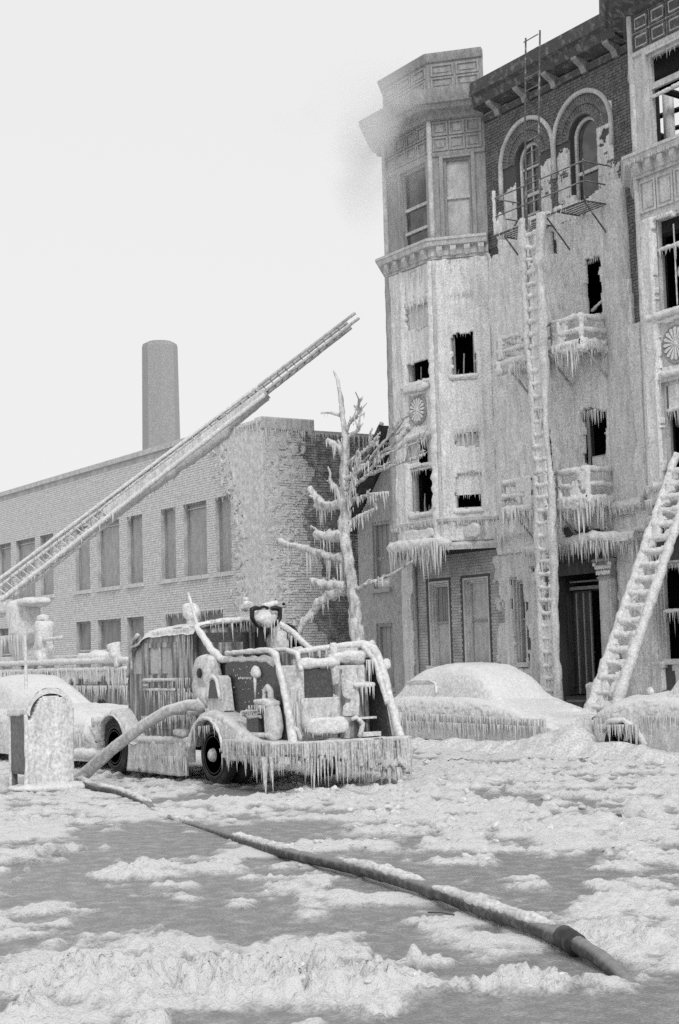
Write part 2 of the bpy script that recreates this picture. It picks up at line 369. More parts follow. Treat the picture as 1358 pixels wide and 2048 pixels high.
def street_h(s, d):
    """height and snow cover (0 bare wet ice .. 1 snow) of the street at (s, d)"""
    wx, wy = .25*vn(s*1.7, d*1.1, 3), .35*vn(s*1.7+9, d*1.1, 4)
    wet = 0
    for a, b, c, e, k in WET: wet = wet + k*np.exp(-(((s+wx-a)/c)**2+((d+wy-b)/e)**2)**1.6)
    rid = 0
    for a, b, c, e, k in RIDGE: rid = rid + k*np.exp(-(((s+wx*.6-a)/c)**2+((d+wy*.5-b)/e)**2)**1.3)
    broad = fbm(s*.9, d*.55, 1.0, 4); fine = fbm(s*3.6, d*2.0, 6.0, 5); streak = fbm(s*1.3+d*.15, d*3.5, 9.0, 3)
    bill = lambda f, z: np.abs(vn(s*f, d*f*.8, z))*2.6-.75
    mid = np.exp(-(((s+.9)/2.6)**2+((d-13.2)/3.4)**2)**2)
    lump = .42*bill(5.2, 2.0)+.36*bill(11, 5.0)+.22*bill(22, 7.0)
    chunk = sstep(12.5, 17, d)*sstep(-1.2, .3, s+.08*(d-14)-.1)+.5*sstep(16, 19, d)+.35
    chunk = np.clip(chunk, 0, 1)*(1-.7*np.clip(wet, 0, 1))
    cover = .60+.35*broad+.95*fine+.75*streak+.34*lump*chunk+.95*rid-.66*wet-.10*mid
    cover = sstep(.16, .80, cover-.05*sstep(17, 12, d))
    h = .02*broad+.055*chunk*np.maximum(lump, -.15)*(.35+.65*cover)+.028*fine*(.4+.6*cover)+.010*cover*(bill(14, 3)+.6*bill(31, 4))
    cz = bill(6, 11)*.45+bill(14, 12)*.35+bill(30, 13)*.22
    h = h+np.clip(rid, 0, 1.2)*(.04+.11*np.maximum(cz, -.45))
    flat = sstep(.12, .5, cover)
    X_, Y_ = P2(s, d); yh = np.interp(X_, HX, HY); nh = np.exp(-((Y_-yh)/.22)**4)*((X_ > -22) & (X_ < -6.2))*(1-.9*np.exp(-((X_+16)/1.9)**4))
    h = np.where(h > 0, h*(1-.85*nh), h)
    return h*(.3+.7*flat)-.016*(1-flat), cover
def ground_patch(mb, s0, s1, d0, d1, st, acc, edge=0.0):
    s = np.arange(s0, s1+st/2, st); d = np.arange(d0, d1+st/2, st*1.5); A, B = np.meshgrid(s, d, indexing='ij')
    h, c = street_h(A, B)
    if edge: h = h*np.clip(np.minimum(np.minimum(A-s0, s1-A), d1-B)/edge, 0, 1)
    X, Y = P2(A, B); mb.grid(np.stack([X, Y, h], -1)); acc.append(c.ravel())
mb = MB(); acc = []
ground_patch(mb, -3.4, 3.4, 5.5, 14.0, .018, acc)
ground_patch(mb, -11, 9, 13.95, 26.0, .042, acc)
ground_patch(mb, -15, 12, 25.9, 52.0, .085, acc)
for a in ((-11, -3.38), (3.38, 9)): ground_patch(mb, a[0], a[1], 5.5, 14.0, .06, acc)
XS, YS = P2(np.array([-400, 400, 400, -400.]), np.array([-60, -60, 700, 700.]))
mb.add([(x, y, -.06) for x, y in zip(XS, YS)], [(0, 1, 2, 3)]); acc.append(np.ones(4)*.7)
def snow_street_mat():
    m = bpy.data.materials.new('icy_street'); m.use_nodes = True; n, l = m.node_tree.nodes, m.node_tree.links
    p = n['Principled BSDF']; at = n.new('ShaderNodeAttribute'); at.attribute_name = 'cover'
    geo = n.new('ShaderNodeNewGeometry')
    def nz(sc, det):
        t = n.new('ShaderNodeTexNoise'); t.inputs['Scale'].default_value = sc; t.inputs['Detail'].default_value = det; l.new(geo.outputs['Position'], t.inputs['Vector']); return t
    t1, t2 = nz(45, 8), nz(7, 9)
    ad = n.new('ShaderNodeMath'); ad.operation = 'MULTIPLY_ADD'; l.new(t2.outputs['Fac'], ad.inputs[0]); ad.inputs[1].default_value = 1.2; l.new(at.outputs['Fac'], ad.inputs[2])
    ad2 = n.new('ShaderNodeMath'); ad2.operation = 'MULTIPLY_ADD'; l.new(t1.outputs['Fac'], ad2.inputs[0]); ad2.inputs[1].default_value = 1.0; l.new(ad.outputs[0], ad2.inputs[2])
    r = n.new('ShaderNodeValToRGB'); l.new(ad2.outputs[0], r.inputs['Fac'])
    mr = n.new('ShaderNodeMapRange'); mr.inputs['From Min'].default_value = 1.0; mr.inputs['From Max'].default_value = 1.95; l.new(ad2.outputs[0], mr.inputs['Value']); l.new(mr.outputs['Result'], r.inputs['Fac'])
    e = r.color_ramp.elements; e[0].position = 0; e[0].color = g(.22); e[1].position = 1; e[1].color = g(.69)
    for pos, v in ((.25, .32), (.5, .45), (.75, .60)): q = e.new(pos); q.color = g(v)
    l.new(r.outputs['Color'], p.inputs['Base Color'])
    rr = n.new('ShaderNodeMapRange'); rr.inputs['To Min'].default_value = .38; rr.inputs['To Max'].default_value = .85; l.new(at.outputs['Fac'], rr.inputs['Value']); l.new(rr.outputs['Result'], p.inputs['Roughness'])
    bp = n.new('ShaderNodeBump'); bp.inputs['Strength'].default_value = .9; bp.inputs['Distance'].default_value = .03; l.new(t1.outputs['Fac'], bp.inputs['Height']); l.new(bp.outputs['Normal'], p.inputs['Normal'])
    return m
me = mb.mesh('street', (0, 0, 0), 179); me.materials.append(snow_street_mat())
at = me.attributes.new('cover', 'FLOAT', 'POINT'); at.data.foreach_set('value', np.concatenate(acc).astype(np.float32))
street = bpy.data.objects.new('street', me); COL.objects.link(street); tag(street, 'icy street of packed snow, slush and wet dark patches', kind='structure')

# raised sidewalk with its snow cover along the buildings
def lump_sheet(x0, x1, y0, y1, st, fz, amp, seed):
    xs, ys = np.arange(x0, x1+st/2, st), np.arange(y0, y1+st/2, st); A, B = np.meshgrid(xs, ys, indexing='ij')
    z = fz(A, B)+amp*(.6*(1-2*np.abs(vn(A*3+seed, B*3)))+.4*(1-2*np.abs(vn(A*7+seed, B*7, 2)))); return np.stack([A, B, z], -1)
mb = MB()
def swz(A, B): return .14+.28*sstep(22.3, 24.8, B)*(1-.6*np.exp(-((A+28.3)/1.0)**2))
mb.grid(lump_sheet(-64, -16, 20.5, 25.0, .12, swz, .05, 4)); mb.box(-64, -16, 20.4, 20.52, -.05, .16)
part('sidewalk', mb, SNOWM, None, 179, 'structure', 'snow covered raised sidewalk in front of the apartment building')
mb = MB()
def bank(A, B):
    return -.1+.26*np.exp(-((A+21.15)/.55)**2-((B-18.55)/.9)**2)+.30*np.exp(-((A+20.55)/.35)**2-((B-18.35)/.7)**2)+  .40*np.exp(-((A+20.85)/.75)**2-((B-19.6)/1.3)**2)+.18*np.exp(-((A+22.6)/1.5)**2-((B-20.9)/.8)**2)+.24*np.exp(-((A+24)/3.5)**2-((B-17.75)/.45)**2)+.28*np.exp(-((A+19.5)/2.2)**2-((B-17.7)/.4)**2)+.5*np.exp(-((A+25.5)/3)**2-((B-21)/.7)**2)
mb.grid(lump_sheet(-29, -16.5, 16.8, 22.2, .07, bank, .07, 9))
part('snow_bank', mb, SNOWM, None, 179, 'stuff', 'lumpy snow bank ploughed up around the parked cars at the kerb')

# ------------------------------------------------------------------ apartment building
I3 = lambda s, y, z: (s, y, z)
apt = thing('apartment_building', (-29, 25, 0), 'burnt out four storey brick apartment building sheathed in ice, bays and arched windows', 'building')
TW = frame_T(0, 25.0, 1, 0)                      # main wall: s = world X, y inward
ARCH = [(-29.74, .48), (-27.62, .48)]; ZSP = 14.3
B1, B2 = (-34.7, -32.55), (-24.8, -22.55)        # front faces of the two bays
def bay_plan(b, k=1.1, o=0.0): return [(b[0]-k, 25), (b[0], 24), (b[1], 24), (b[1]+k, 25)]
holes = [(-29.74-.48, -29.74+.48, 12.5, 14.8), (-27.62-.48, -27.62+.48, 12.5, 14.8), (-28.02, -27.1, 9.78, 11.16), (-28.02, -27.12, 6.1, 7.56),
         (-29.30, -29.16, 6.1, 7.3), (-29.33, -27.5, .7, 3.95),
         (-34.66, -33.72, 1.5, 3.79), (-33.1, -32.0, 1.5, 3.8), (-31.0, -30.48, 1.54, 3.68), (-25.85, -24.3, 1.55, 3.75), (-23.9, -22.8, 1.55, 3.75)]
for b in (B1, B2): holes += [(b[0]-.5, b[1]+.5, 5.3, 7.5), (b[0]-.5, b[1]+.5, 9.0, 11.2), (b[0]-.5, b[1]+.5, 12.8, 14.9)]
mb = MB(); wall_cells(mb, -35.9, -16, 0, 16.0, holes, .3, TW)
for cx, hw in ARCH: arch_fill(mb, cx, hw, ZSP, 14.8, TW, depth=.3)
mb.quad((-35.9, 25, 0), (-35.9, 25, 16), (-35.9, 37, 16), (-35.9, 37, 0)); mb.quad((-16, 25, 0), (-16, 37, 0), (-16, 37, 16), (-16, 25, 16))
wall = part('wall', mb, MORD, apt)
# dark interior: charred floors, partitions and rear wall, roof burnt through over the right-hand bay
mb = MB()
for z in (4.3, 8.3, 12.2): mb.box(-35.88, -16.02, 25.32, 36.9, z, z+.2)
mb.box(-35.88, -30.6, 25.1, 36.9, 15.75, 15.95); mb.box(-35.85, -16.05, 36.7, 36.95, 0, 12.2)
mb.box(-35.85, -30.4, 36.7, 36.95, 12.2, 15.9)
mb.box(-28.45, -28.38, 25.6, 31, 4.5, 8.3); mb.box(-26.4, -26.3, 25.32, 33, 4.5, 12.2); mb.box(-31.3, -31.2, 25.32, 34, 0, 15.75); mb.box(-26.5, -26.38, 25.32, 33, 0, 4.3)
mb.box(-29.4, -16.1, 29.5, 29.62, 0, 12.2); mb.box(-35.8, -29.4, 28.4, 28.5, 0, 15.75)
part('interior', mb, CHAR_SHADE, apt)
# remains of the top storey behind the burnt roof
mb = MB()
for k in range(7): x = -31+k*2.0; mb.tube([(x, 25.5, 15.7), (x+.5+random.uniform(-.3, .3), 31, 15.2+random.uniform(-.5, .5))], .09, 6, .2)
for k in range(4): mb.tube([(-31+random.uniform(0, 3), 27+k*1.2, 15.6), (-22, 26.5+k*1.3, 15.3-.3*k)], .07, 5, .2)
mb.box(-31, -29.8, 31.2, 31.4, 12.4, 15.4); mb.box(-28.6, -27.9, 31.2, 31.4, 12.4, 15.9); mb.box(-31, -27.2, 31.2, 31.4, 12.4, 13.4)
part('charred_rafter', mb, CHAR_SHADE, apt, kind='stuff')
mb = MB(); mb.box(-27.4, -27.2, 27.5, 27.7, 12.4, 16); mb.box(-26.6, -25.9, 27.3, 27.4, 12.4, 15.0)
isheet(mb, frame_T(-31.2, 29.3, 1, 0), 0, 3.9, 12.5, 15.3, .1, lambda s, z: fbm(s*1.3, z*1.0, 3)+.2 > 0, .06, .02, 8)
part('iced_partition', mb, ICEG, apt, 179)

def in_win(s, z, W, m=.0): return (s > W[0]-m) & (s < W[1]+m) & (z > W[2]-m) & (z < W[3]+m)
# separate dark bricks of the top storey and the bare strip beside the right bay
def brick_ok(s, z):
    for cx, hw in ARCH:
        if z > ZSP and math.hypot(s-cx, z-ZSP) < 1.02: return False
        if abs(s-cx) < (1.02 if z > 13.6 else .5) and z <= ZSP and z > 12.4: return z < 13.6 and abs(s-cx) > .5
    return True
mb = MB(); bricks(mb, TW, -31.42, -25.88, 12.35, 15.78, brick_ok)
bricks(mb, TW, -26.35, -25.88, 9.2, 12.35, lambda s, z: True)
part('brickwork', mb, BRD, apt, kind='stuff')
mb = MB()
bricks(mb, TW, -35.9, -31.2, 1.0, 4.5, lambda s, z: not any(in_win(s, z, h, .1) for h in holes), joint=.007, proud=.006, jit=.005); part('lower_brickwork', mb, BRM, apt, kind='stuff')
# arches: radial bricks, raised hood mould, arched windows
vb = MB(); vb.box(-.035, .035, -.03, .02, 0, .225)
V0 = None
for cx, hw in ARCH:
    for ring, (ra, nn) in enumerate(((.50, 24), (.745, 34))):
        for k in range(nn):
            a = math.pi*(k+.5)/nn; loc = (cx+ra*math.cos(a), 25.0-random.uniform(0, .008), ZSP+ra*math.sin(a)); rot = (0, math.pi/2-a, 0); sc = (1+.35*(ring == 0)*0, 1, 1)
            if V0 is None: V0 = piece('voussoir', vb, BRD, apt, loc, rot)
            else: copy_part(V0, apt, loc, rot)
    mb = MB(); A = [math.pi*i/24 for i in range(25)]
    arc = [(cx+1.05, 24.96, 13.75), (cx+1.05, 24.96, 14.0)]+[(cx+1.05*math.cos(a), 24.96, ZSP+1.05*math.sin(a)) for a in A]+[(cx-1.05, 24.96, 14.0), (cx-1.05, 24.96, 13.5)]
    mb.tube(arc, .065, 8, .12); part('hood_mould', mb, WOODF, apt, 179)
    # arched sash window
    fr = MB(); aw = [(cx-hw+.05, 25.16, 12.5)]+[(cx-(hw-.05)*math.cos(a), 25.16, ZSP+(hw-.05)*math.sin(a)) for a in A]+[(cx+hw-.05, 25.16, 12.5)]
    fr.tube(aw, .055, 6); w2 = part('window_frame', fr, WOODF, apt)
    sh = MB(); sh.box(cx-hw+.06, cx+hw-.06, 25.14, 25.2, 13.38, 13.46)
    if cx < -28.5: sh.box(cx-.02, cx+.02, 25.15, 25.19, 12.5, 14.7); sh.box(cx-hw+.06, cx+hw-.06, 25.14, 25.2, 14.1, 14.15); sh.box(cx-hw+.06, cx+hw-.06, 25.14, 25.2, 12.9, 12.94)
    part('sash_bar', sh, WOODF, w2)
    gl = MB(); gl.add([(cx-hw+.05, 25.2, 12.5)]+[(cx-(hw-.05)*math.cos(a), 25.2, ZSP+(hw-.05)*math.sin(a)) for a in A]+[(cx+hw-.05, 25.2, 12.5)], [tuple(range(27))[::-1]])
    part('pane', gl, GLASSD, w2)

# ice skin over the middle of the wall, ragged at the top and round the openings
def wob(s, z, a=.10, f=3.0): return a*vn(s*f+3, z*f)+.5*a*vn(s*f*3, z*f*3, 5)
cuts = [(-27.72, -27.1, 9.78, 11.12), (-27.98, -27.14, 6.1, 7.5), (-29.30, -29.17, 6.1, 7.25), (-29.4, -27.0, 0, 4.05), (-31.0, -30.48, 1.5, 3.65), (-28.95, -27.3, 4.25, 4.75)]
def ice_in(s, z):
    q, r = s+wob(s, z, .07), z+wob(z, s, .12)
    top = 12.75+.25*vn(s*2.2, 1.0)
    top = np.where((s < -30.95), 12.2+.2*vn(s*4, 2), top)
    k = (r < top)
    k &= ~((s > -28.85) & (s < -27.3) & (r > 11.55) & (fbm(s*2.5, z*1.6, 4) > .12))
    k &= ~((s > -26.45+.35*sstep(12.5, 9.5, z)) & (z > 9.3))
    for W in cuts: k &= ~in_win(q, r, W)
    return k
mb = MB(); isheet(mb, TW, -31.45, -25.88, 4.3, 15.0, .045, ice_in, .10, .03, 2.0)
part('ice_sheet', mb, ICEW, apt, 179, 'stuff')
mb = MB()
for a_, b_, top_, sd_ in ((-30.72, -30.23, 13.7, 1), (-29.24, -28.80, 14.0, 2), (-28.60, -28.12, 14.1, 3), (-27.12, -26.55, 14.7, 4), (-26.55, -26.3, 13.2, 5)):
    isheet(mb, TW, a_, b_, 12.4, top_+.25, .03, lambda s, z: (z < top_+.12*vn(s*9, sd_)+.1*vn(s*3, sd_)) & (fbm(s*3+sd_, z*2.2, 4) > -.36), .02, .012, sd_*3.0, 1.0, 6, back=.0)
part('ice_patches', mb, ICEG, apt, 179, 'stuff')
mb = MB(); isheet(mb, TW, -32.0, -25.86, .3, 4.3, .05, lambda s, z: ice_in(s, z) & (s > -31.55+.25*fbm(s*3, z*2.5, 3, 4)+.5*vn(1.0, z*2.2)*.3) & (fbm(s*2, z*1.5, 8) > -.42), .06, .02, 5.0); part('grey_ice_sheet', mb, ICEG, apt, 179, 'stuff')
# smooth iced pilaster between the entry and the right-hand bay
mb = MB(); P = []
for z in np.arange(4.9, 12.9, .12):
    row = []
    for a in np.linspace(-math.pi/2, math.pi/2, 15):
        r = 1+.05*vn(a*2, z*.8, 2)+.02*vn(a*8, z*5, 2); row.append((-26.62+.42*math.sin(a)*r*(1+.15*sstep(12.5, 9, z)), 25.0-.20*math.cos(a)*r, z))
    P.append(row)
mb.grid(np.array(P)); part('iced_pilaster', mb, ICEG, apt, 179)

# main cornice and frieze between the bays
mb = MB(); PL = [(-31.4, 25), (-25.9, 25)]
sweep(mb, PL, [(0, 16.02), (.42, 16.1), (.50, 16.3), (.62, 16.36), (.66, 16.66), (-.3, 16.72), (-.3, 16.02)])
sweep(mb, PL, [(0, 15.78), (.07, 15.78), (.10, 15.92), (.05, 15.97), (0, 16.0)]); part('cornice', mb, CORN, apt, 30)
bb = MB(); bb.prism([(0, 0), (0, -.34), (-.10, -.34), (-.16, -.2), (-.40, -.06), (-.42, 0)], -.09, .09, 'x', lambda x, y, z: (x, y, z))
BR0 = None
for k in range(5):
    loc = (-30.75+k*1.12, 24.99, 16.1)
    BR0 = piece('bracket', bb, WOODG, apt, loc) if BR0 is None else copy_part(BR0, apt, loc) and BR0
mb = MB(); mb.box(-31.4, -22, 24.6, 37, 16.7, 16.76); mb.box(-35.9, -30.5, 25, 37, 16.0, 16.06)
part('roof', MB().box(-35.9, -30.5, 25.0, 37, 16.0, 16.08), ROOFM, apt)

# projecting bays
CUR_RNG = np.random.default_rng(3)
def petal_mesh():
    m = MB(); m.prism([(.07, -.010), (.30, -.036), (.335, 0), (.30, .036), (.07, .010)], 0, -.05, 'y', lambda x, y, z: (x, y, z)); return m
PET = None; DEN = None; PANM = {}
def bay(b, lead):
    global PET, DEN
    k = 1.1; plan = bay_plan(b, k); W = b[1]-b[0]; LA = math.hypot(1, k)
    faces = [('front', frame_T(b[0], 24, 1, 0), W, (.76, 1.98) if lead else (.46, 1.78)), ('right', frame_T(b[1], 24, k, 1), LA, (.34, 1.10)), ('left', frame_T(b[0]-k, 25, k, -1), LA, (.38, 1.14))]
    fl = [(5.55, 7.55), (9.07, 11.22), (12.78, 14.95)]
    low = MB(); up = MB()
    for nm, T, L, (a, c) in faces:
        wall_cells(low, 0, L, 4.55, 12.3, [(a, c, z0, z1) for z0, z1 in fl[:2]], .16, T)
        wall_cells(up, 0, L, 12.3, 16.02, [(a, c)+fl[2]], .16, T)
    part('bay_wall', low, WOODF, apt); part('upper_bay_wall', up, WOODG if lead else WOODF, apt)
    mb = MB(); mb.add([(x, y, 4.55) for x, y in plan], [(0, 1, 2, 3)]); mb.add([(x, y, 16.0) for x, y in plan], [(0, 1, 2, 3)]); part('bay_soffit', mb, NEARBLK, apt)
    # mouldings
    mb = MB(); sweep(mb, plan, [(0, 12.22), (.07, 12.22), (.09, 12.3), (.12, 12.3), (.12, 12.5), (.26, 12.54), (.30, 12.66), (.33, 12.67), (.33, 12.74), (0, 12.79)]); part('ledge', mb, WOODF, apt, 30)
    mb = MB(); sweep(mb, plan, [(0, 5.12), (.05, 5.12), (.08, 5.2), (.14, 5.24), (.15, 5.32), (0, 5.38)]); sweep(mb, plan, [(0, 4.5), (.12, 4.5), (.14, 4.62), (.06, 4.7), (0, 4.7)]); part('base_moulding', mb, WOODF, apt, 30)
    mb = MB(); sweep(mb, plan, [(0, 15.0), (.05, 15.02), (.07, 15.1), (0, 15.13)]); part('head_moulding', mb, WOODG if lead else WOODF, apt, 30)
    mb = MB(); sweep(mb, plan, [(0, 15.98), (.10, 16.02), (.14, 16.12), (.40, 16.2), (.46, 16.3), (.54, 16.32), (.64, 16.5), (.66, 16.66), (0, 16.74)]); part('bay_cornice', mb, CORN if not lead else WOODG, apt, 30)
    if lead:
        mb = MB(); sweep(mb, plan, [(0, 16.7), (0, 17.72), (-.14, 17.72), (-.14, 16.7)]); part('parapet', mb, WOODG, apt)
        mb = MB(); sweep(mb, plan, [(.0, 17.6), (.05, 17.62), (.12, 17.76), (.13, 17.84), (-.16, 17.86), (-.16, 17.6)]); part('parapet_cap', mb, WOODG, apt, 30)
    # dentils under the ledge
    for nm, T, L, _ in faces[:2]:
        n = int(L/.36); d = (np.array(T(1, 0, 0))-np.array(T(0, 0, 0))); ang = math.atan2(d[1], d[0])
        for q in range(n):
            loc = T((q+.55)*L/n, -.17, 12.41)
            if DEN is None: DEN = piece('dentil', MB().prism([(.05, -.14), (.05, .11), (-.07, .11), (-.085, 0), (-.0, -.14)], -.075, .075, 'x'), WOODF, apt, loc, (0, 0, ang))
            else: copy_part(DEN, apt, loc, (0, 0, ang))
    # raised panels: top frieze (two rows), panels over the third floor windows, parapet
    def panel(T, a, c, z0, z1, m):
        key = (round(c-a, 2), round(z1-z0, 2), m.name); loc = T((a+c)/2, 0, (z0+z1)/2); d = (np.array(T(1, 0, 0))-np.array(T(0, 0, 0))); ang = math.atan2(d[1], d[0])
        w, h = (c-a)/2, (z1-z0)/2
        if key not in PANM:
            q = MB()
            for x0, x1, y0, y1 in ((-w, w, h-.045, h), (-w, w, -h, -h+.045), (-w, -w+.045, -h+.045, h-.045), (w-.045, w, -h+.045, h-.045)): q.box(x0, x1, -.035, .0, y0, y1)
            q.box(-w+.1, w-.1, -.022, 0, -h+.1, h-.1)
            PANM[key] = piece('panel', q, m, apt, loc, (0, 0, ang))
        else: copy_part(PANM[key], apt, loc, (0, 0, ang))
    for nm, T, L, _ in faces[:2]:
        mt = WOODG if lead else WOODF
        n = 4 if nm == 'front' else 3
        for q in range(n):
            a, c = .06+q*(L-.12)/n+.02, .06+(q+1)*(L-.12)/n-.02
            for z0 in (15.16, 15.58): panel(T, a, c, z0, z0+.38, WOODG if lead else CORN)
            if lead:
                if q < n-1:
                    a2, c2 = .06+q*(L-.12)/(n-1)+.03, .06+(q+1)*(L-.12)/(n-1)-.03
                    for z0 in (16.86, 17.22): panel(T, a2, c2, z0, z0+.32, WOODG)
            panel(T, a, c, 11.42, 12.14, WOODF)
    # corner boards
    mb = MB()
    for x, y, s0 in ((b[0], 24, 0), (b[1], 24, 0)):
        for z0, z1 in ((4.7, 12.2), (12.8, 16.0)): mb.tube([(x, y-.01, z0), (x, y-.01, z1)], .075, 8, .1, sub=.2)
    part('corner_post', mb, WOODF, apt, 179)
    # windows
    for nm, T, L, (a, c) in faces[:2]:
        for fi, (z0, z1) in enumerate(fl):
            fr = MB(); w = .07
            for x0, x1, y0, y1 in ((a, a+w, z0, z1), (c-w, c, z0, z1), (a+w, c-w, z1-w, z1), (a+w, c-w, z0, z0+.05)): fr.box(x0, x1, .05, .15, y0, y1, T)
            for x0, x1, y0, y1 in ((a-.1, a, z0-.04, z1+.1), (c, c+.1, z0-.04, z1+.1), (a, c, z1, z1+.1)): fr.box(x0, x1, -.045, 0, y0, y1, T)
            fr.box(a-.12, c+.12, -.09, -.0, z0-.11, z0-.04, T)
            wf = part('window', fr, WOODF if fi < 2 or not lead else WOODG, apt)
            zm = (z0+z1)/2
            if lead and fi == 2:
                sb = MB(); zq = zm-.02; sb.box(a+w, c-w, .06, .12, zq, zq+.08, T)
                if nm == 'front': sb.box(a+w, c-w, .06, .12, z0+.42, z0+.5, T)
                part('sash_bar', sb, WOODF, wf)
                part('pane', MB().quad(T(a+w, .12, z0), T(c-w, .12, z0), T(c-w, .12, z1-w), T(a+w, .12, z1-w)), FROSTP if nm == 'right' else GLASSD, wf)
            elif not lead and fi == 2:
                part('sash_bar', MB().box(a+w, c-w, .05, .13, zm+.28, zm+.42, T), WOODF, wf)
    return faces
f1 = bay(B1, True); f2 = bay(B2, False)
# darker corner board / downpipe at the far edge of the left bay
mb = MB(); mb.tube([(-34.62, 23.93, 4.6), (-34.62, 23.93, 12.2)], .09, 8, .12, sub=.2); part('downpipe', mb, WOODG, apt, 179)
# ice skins on the bays below the ledge, leaving the burnt-out openings
def bay_ice(T, L, z0, z1, voids, seed, amp=.055, m=ICEW):
    sa, sb = {2.15: (.76, 1.98), 1.48: (.34, 1.10), 2.25: (.46, 1.78)}[L]
    def ins(s, z):
        q, r = s+wob(s+seed, z, .035, 4), z+wob(z+seed, s, .05, 4)
        k = np.ones_like(s, bool)
        for W in voids: k &= ~in_win(q, r, W)
        return k
    mb = MB(); isheet(mb, T, .03, L-.02, z0, z1, .045, ins, amp, .035, seed, relief=lambda s, z: .05*np.exp(-((s-sa+.06)/.06)**2)+.05*np.exp(-((s-sb-.06)/.06)**2)-.03*((s > sa+.03) & (s < sb-.03))); return part('bay_ice', mb, m, apt, 179, 'stuff')
T1f, T1r, T2f, T2r = f1[0][1], f1[1][1], f2[0][1], f2[1][1]
bay_ice(T1f, 2.15, 4.72, 12.2, [(.80, 1.98, 5.58, 6.78), (.80, 1.98, 9.1, 9.62), (.82, 1.95, 10.5, 11.15), (.72, 1.98, 6.9, 7.5), (.86, 1.66, 7.9, 8.75)], 1.0)
bay_ice(T1r, 1.48, 4.72, 12.2, [(.40, 1.02, 9.08, 10.2), (.40, 1.06, 5.55, 6.5), (.42, 1.06, 7.2, 7.5)], 4.0)
bay_ice(T2f, 2.25, 4.9, 11.25, [(.46, 1.8, 9.1, 11.15), (.46, 1.8, 5.5, 7.6), (.5, 1.5, 7.85, 8.85)], 7.0)
bay_ice(T2r, 1.48, 4.9, 11.25, [(.34, 1.1, 9.1, 11.15), (.34, 1.1, 5.5, 7.6)], 9.0)
# what is left in the openings: iced sashes, a hanging sheet, blinds of ice
def slab(T, a, c, z0, z1, y, name, m, seed=0): 
    mb = MB(); isheet(mb, T, a, c, z0, z1, .05, lambda s, z: np.ones_like(s, bool), .05, -y, seed); return part(name, mb, m, apt, 179)
slab(T1f, .82, 1.95, 10.45, 11.2, .07, 'iced_sash', ICEG, 2); slab(T1r, .36, 1.08, 5.92, 6.55, .07, 'iced_sash', ICEW, 5); slab(T1r, .36, 1.08, 7.1, 7.52, .09, 'iced_sash', ICEG, 6)
slab(T1f, .82, 1.15, 6.9, 7.5, .08, 'iced_sash', ICEG, 8); slab(T1f, 1.55, 1.95, 6.85, 7.5, .08, 'iced_sash', ICEG, 9)
slab(T2f, .62, 1.7, 6.95, 7.6, .08, 'iced_sash', ICEW, 12); slab(TW, -28.0, -27.72, 9.8, 11.14, .05, 'window_casing', WOODF, 3)
slab(TW, -28.02, -27.86, 6.1, 7.5, .1, 'window_casing', WOODG, 4); slab(TW, -27.86, -27.15, 6.1, 6.42, .1, 'iced_sash', ICEW, 14)
for z, a, c, T in ((10.5, .5, 1.75, T2f), (6.93, .5, 1.75, T2f), (6.75, .8, 1.98, T1f), (13.98, .5, 1.75, T2f)): part('iced_rail', MB().tube([T(a, .06, z), T(c, .06, z+.02)], .05, 8, .35, sub=.06), ICE, apt, 179)
mb = MB(); mb.tube([T2f(.95, .1, 9.2), T2f(.95, .1, 11)], .018, 6, .3, sub=.08); mb.sbox(T2f(1.15, .3, 9.95), (.3, .12, .14), .7, 12, .05); part('hanging_fixture', mb, ICE, apt, 179)
part('fallen_bar', MB().tube([(-27.68, 25.1, 9.95), (-27.1, 25.1, 10.22)], .04, 6, .4, sub=.06), ICE, apt, 179)
for k, (T, a, c, z0, z1) in enumerate(((T1f, .84, 1.9, 5.6, 6.7), (T1r, .42, 1.0, 9.1, 10.15), (T2f, .5, 1.75, 9.15, 10.4), (T2f, .5, 1.75, 5.55, 6.85), (T1f, .84, 1.9, 9.1, 9.6))):
    mb = MB(); x = a+(c-a)*(.3+.13*k % .5); mb.tube([T(x, .16, z0), T(x+.03, .16, z0+(z1-z0)*(.45+.1*k))], .02, 6, .3, sub=.1); mb.box(a, a+.05, .12, .18, z0, z1, T); mb.box(c-.05, c, .12, .18, z0, z1, T)
    part('broken_sash', mb, WOODG, apt, None, 'stuff')
    mb = MB()
    for q in range(6):
        x = a+(c-a)*random.random(); mb.prism([(0, 0), (random.uniform(.05, .14), 0), (random.uniform(0, .1), random.uniform(.06, .2))], 0, .012, 'y', lambda u, y, z, x=x, T=T, z0=z0: T(x+u, .15+y, z0+z))
    part('glass_shards', mb, GLASSD, apt, None, 'stuff')
# fan rosettes in the apron panels
for T, s, R in ((T1f, 1.26, .4), (T2f, 1.0, .44)):
    c = T(s, 0, 8.33); mb = MB(); mb.lathe([(R, 0), (R, -.03), (R-.03, -.05), (R-.06, -.03), (.0, -.02)], 'y', (c[0], c[1]-.002, c[2]), 32)
    ros = part('rosette', mb, WOODG, apt, 30)
    mb = MB(); mb.lathe([(.08, -.02), (.08, -.06), (.05, -.08), (0, -.085)], 'y', c, 16); part('boss', mb, ICE, ros, 60)
    for q in range(16):
        a = 2*math.pi*q/16; loc = (c[0], c[1]-.025, c[2])
        if PET is None: PET = piece('petal', petal_mesh(), ICE, ros, loc, (0, a, 0))
        else: copy_part(PET, ros, loc, (0, a, 0), (R/.4, 1, R/.4))
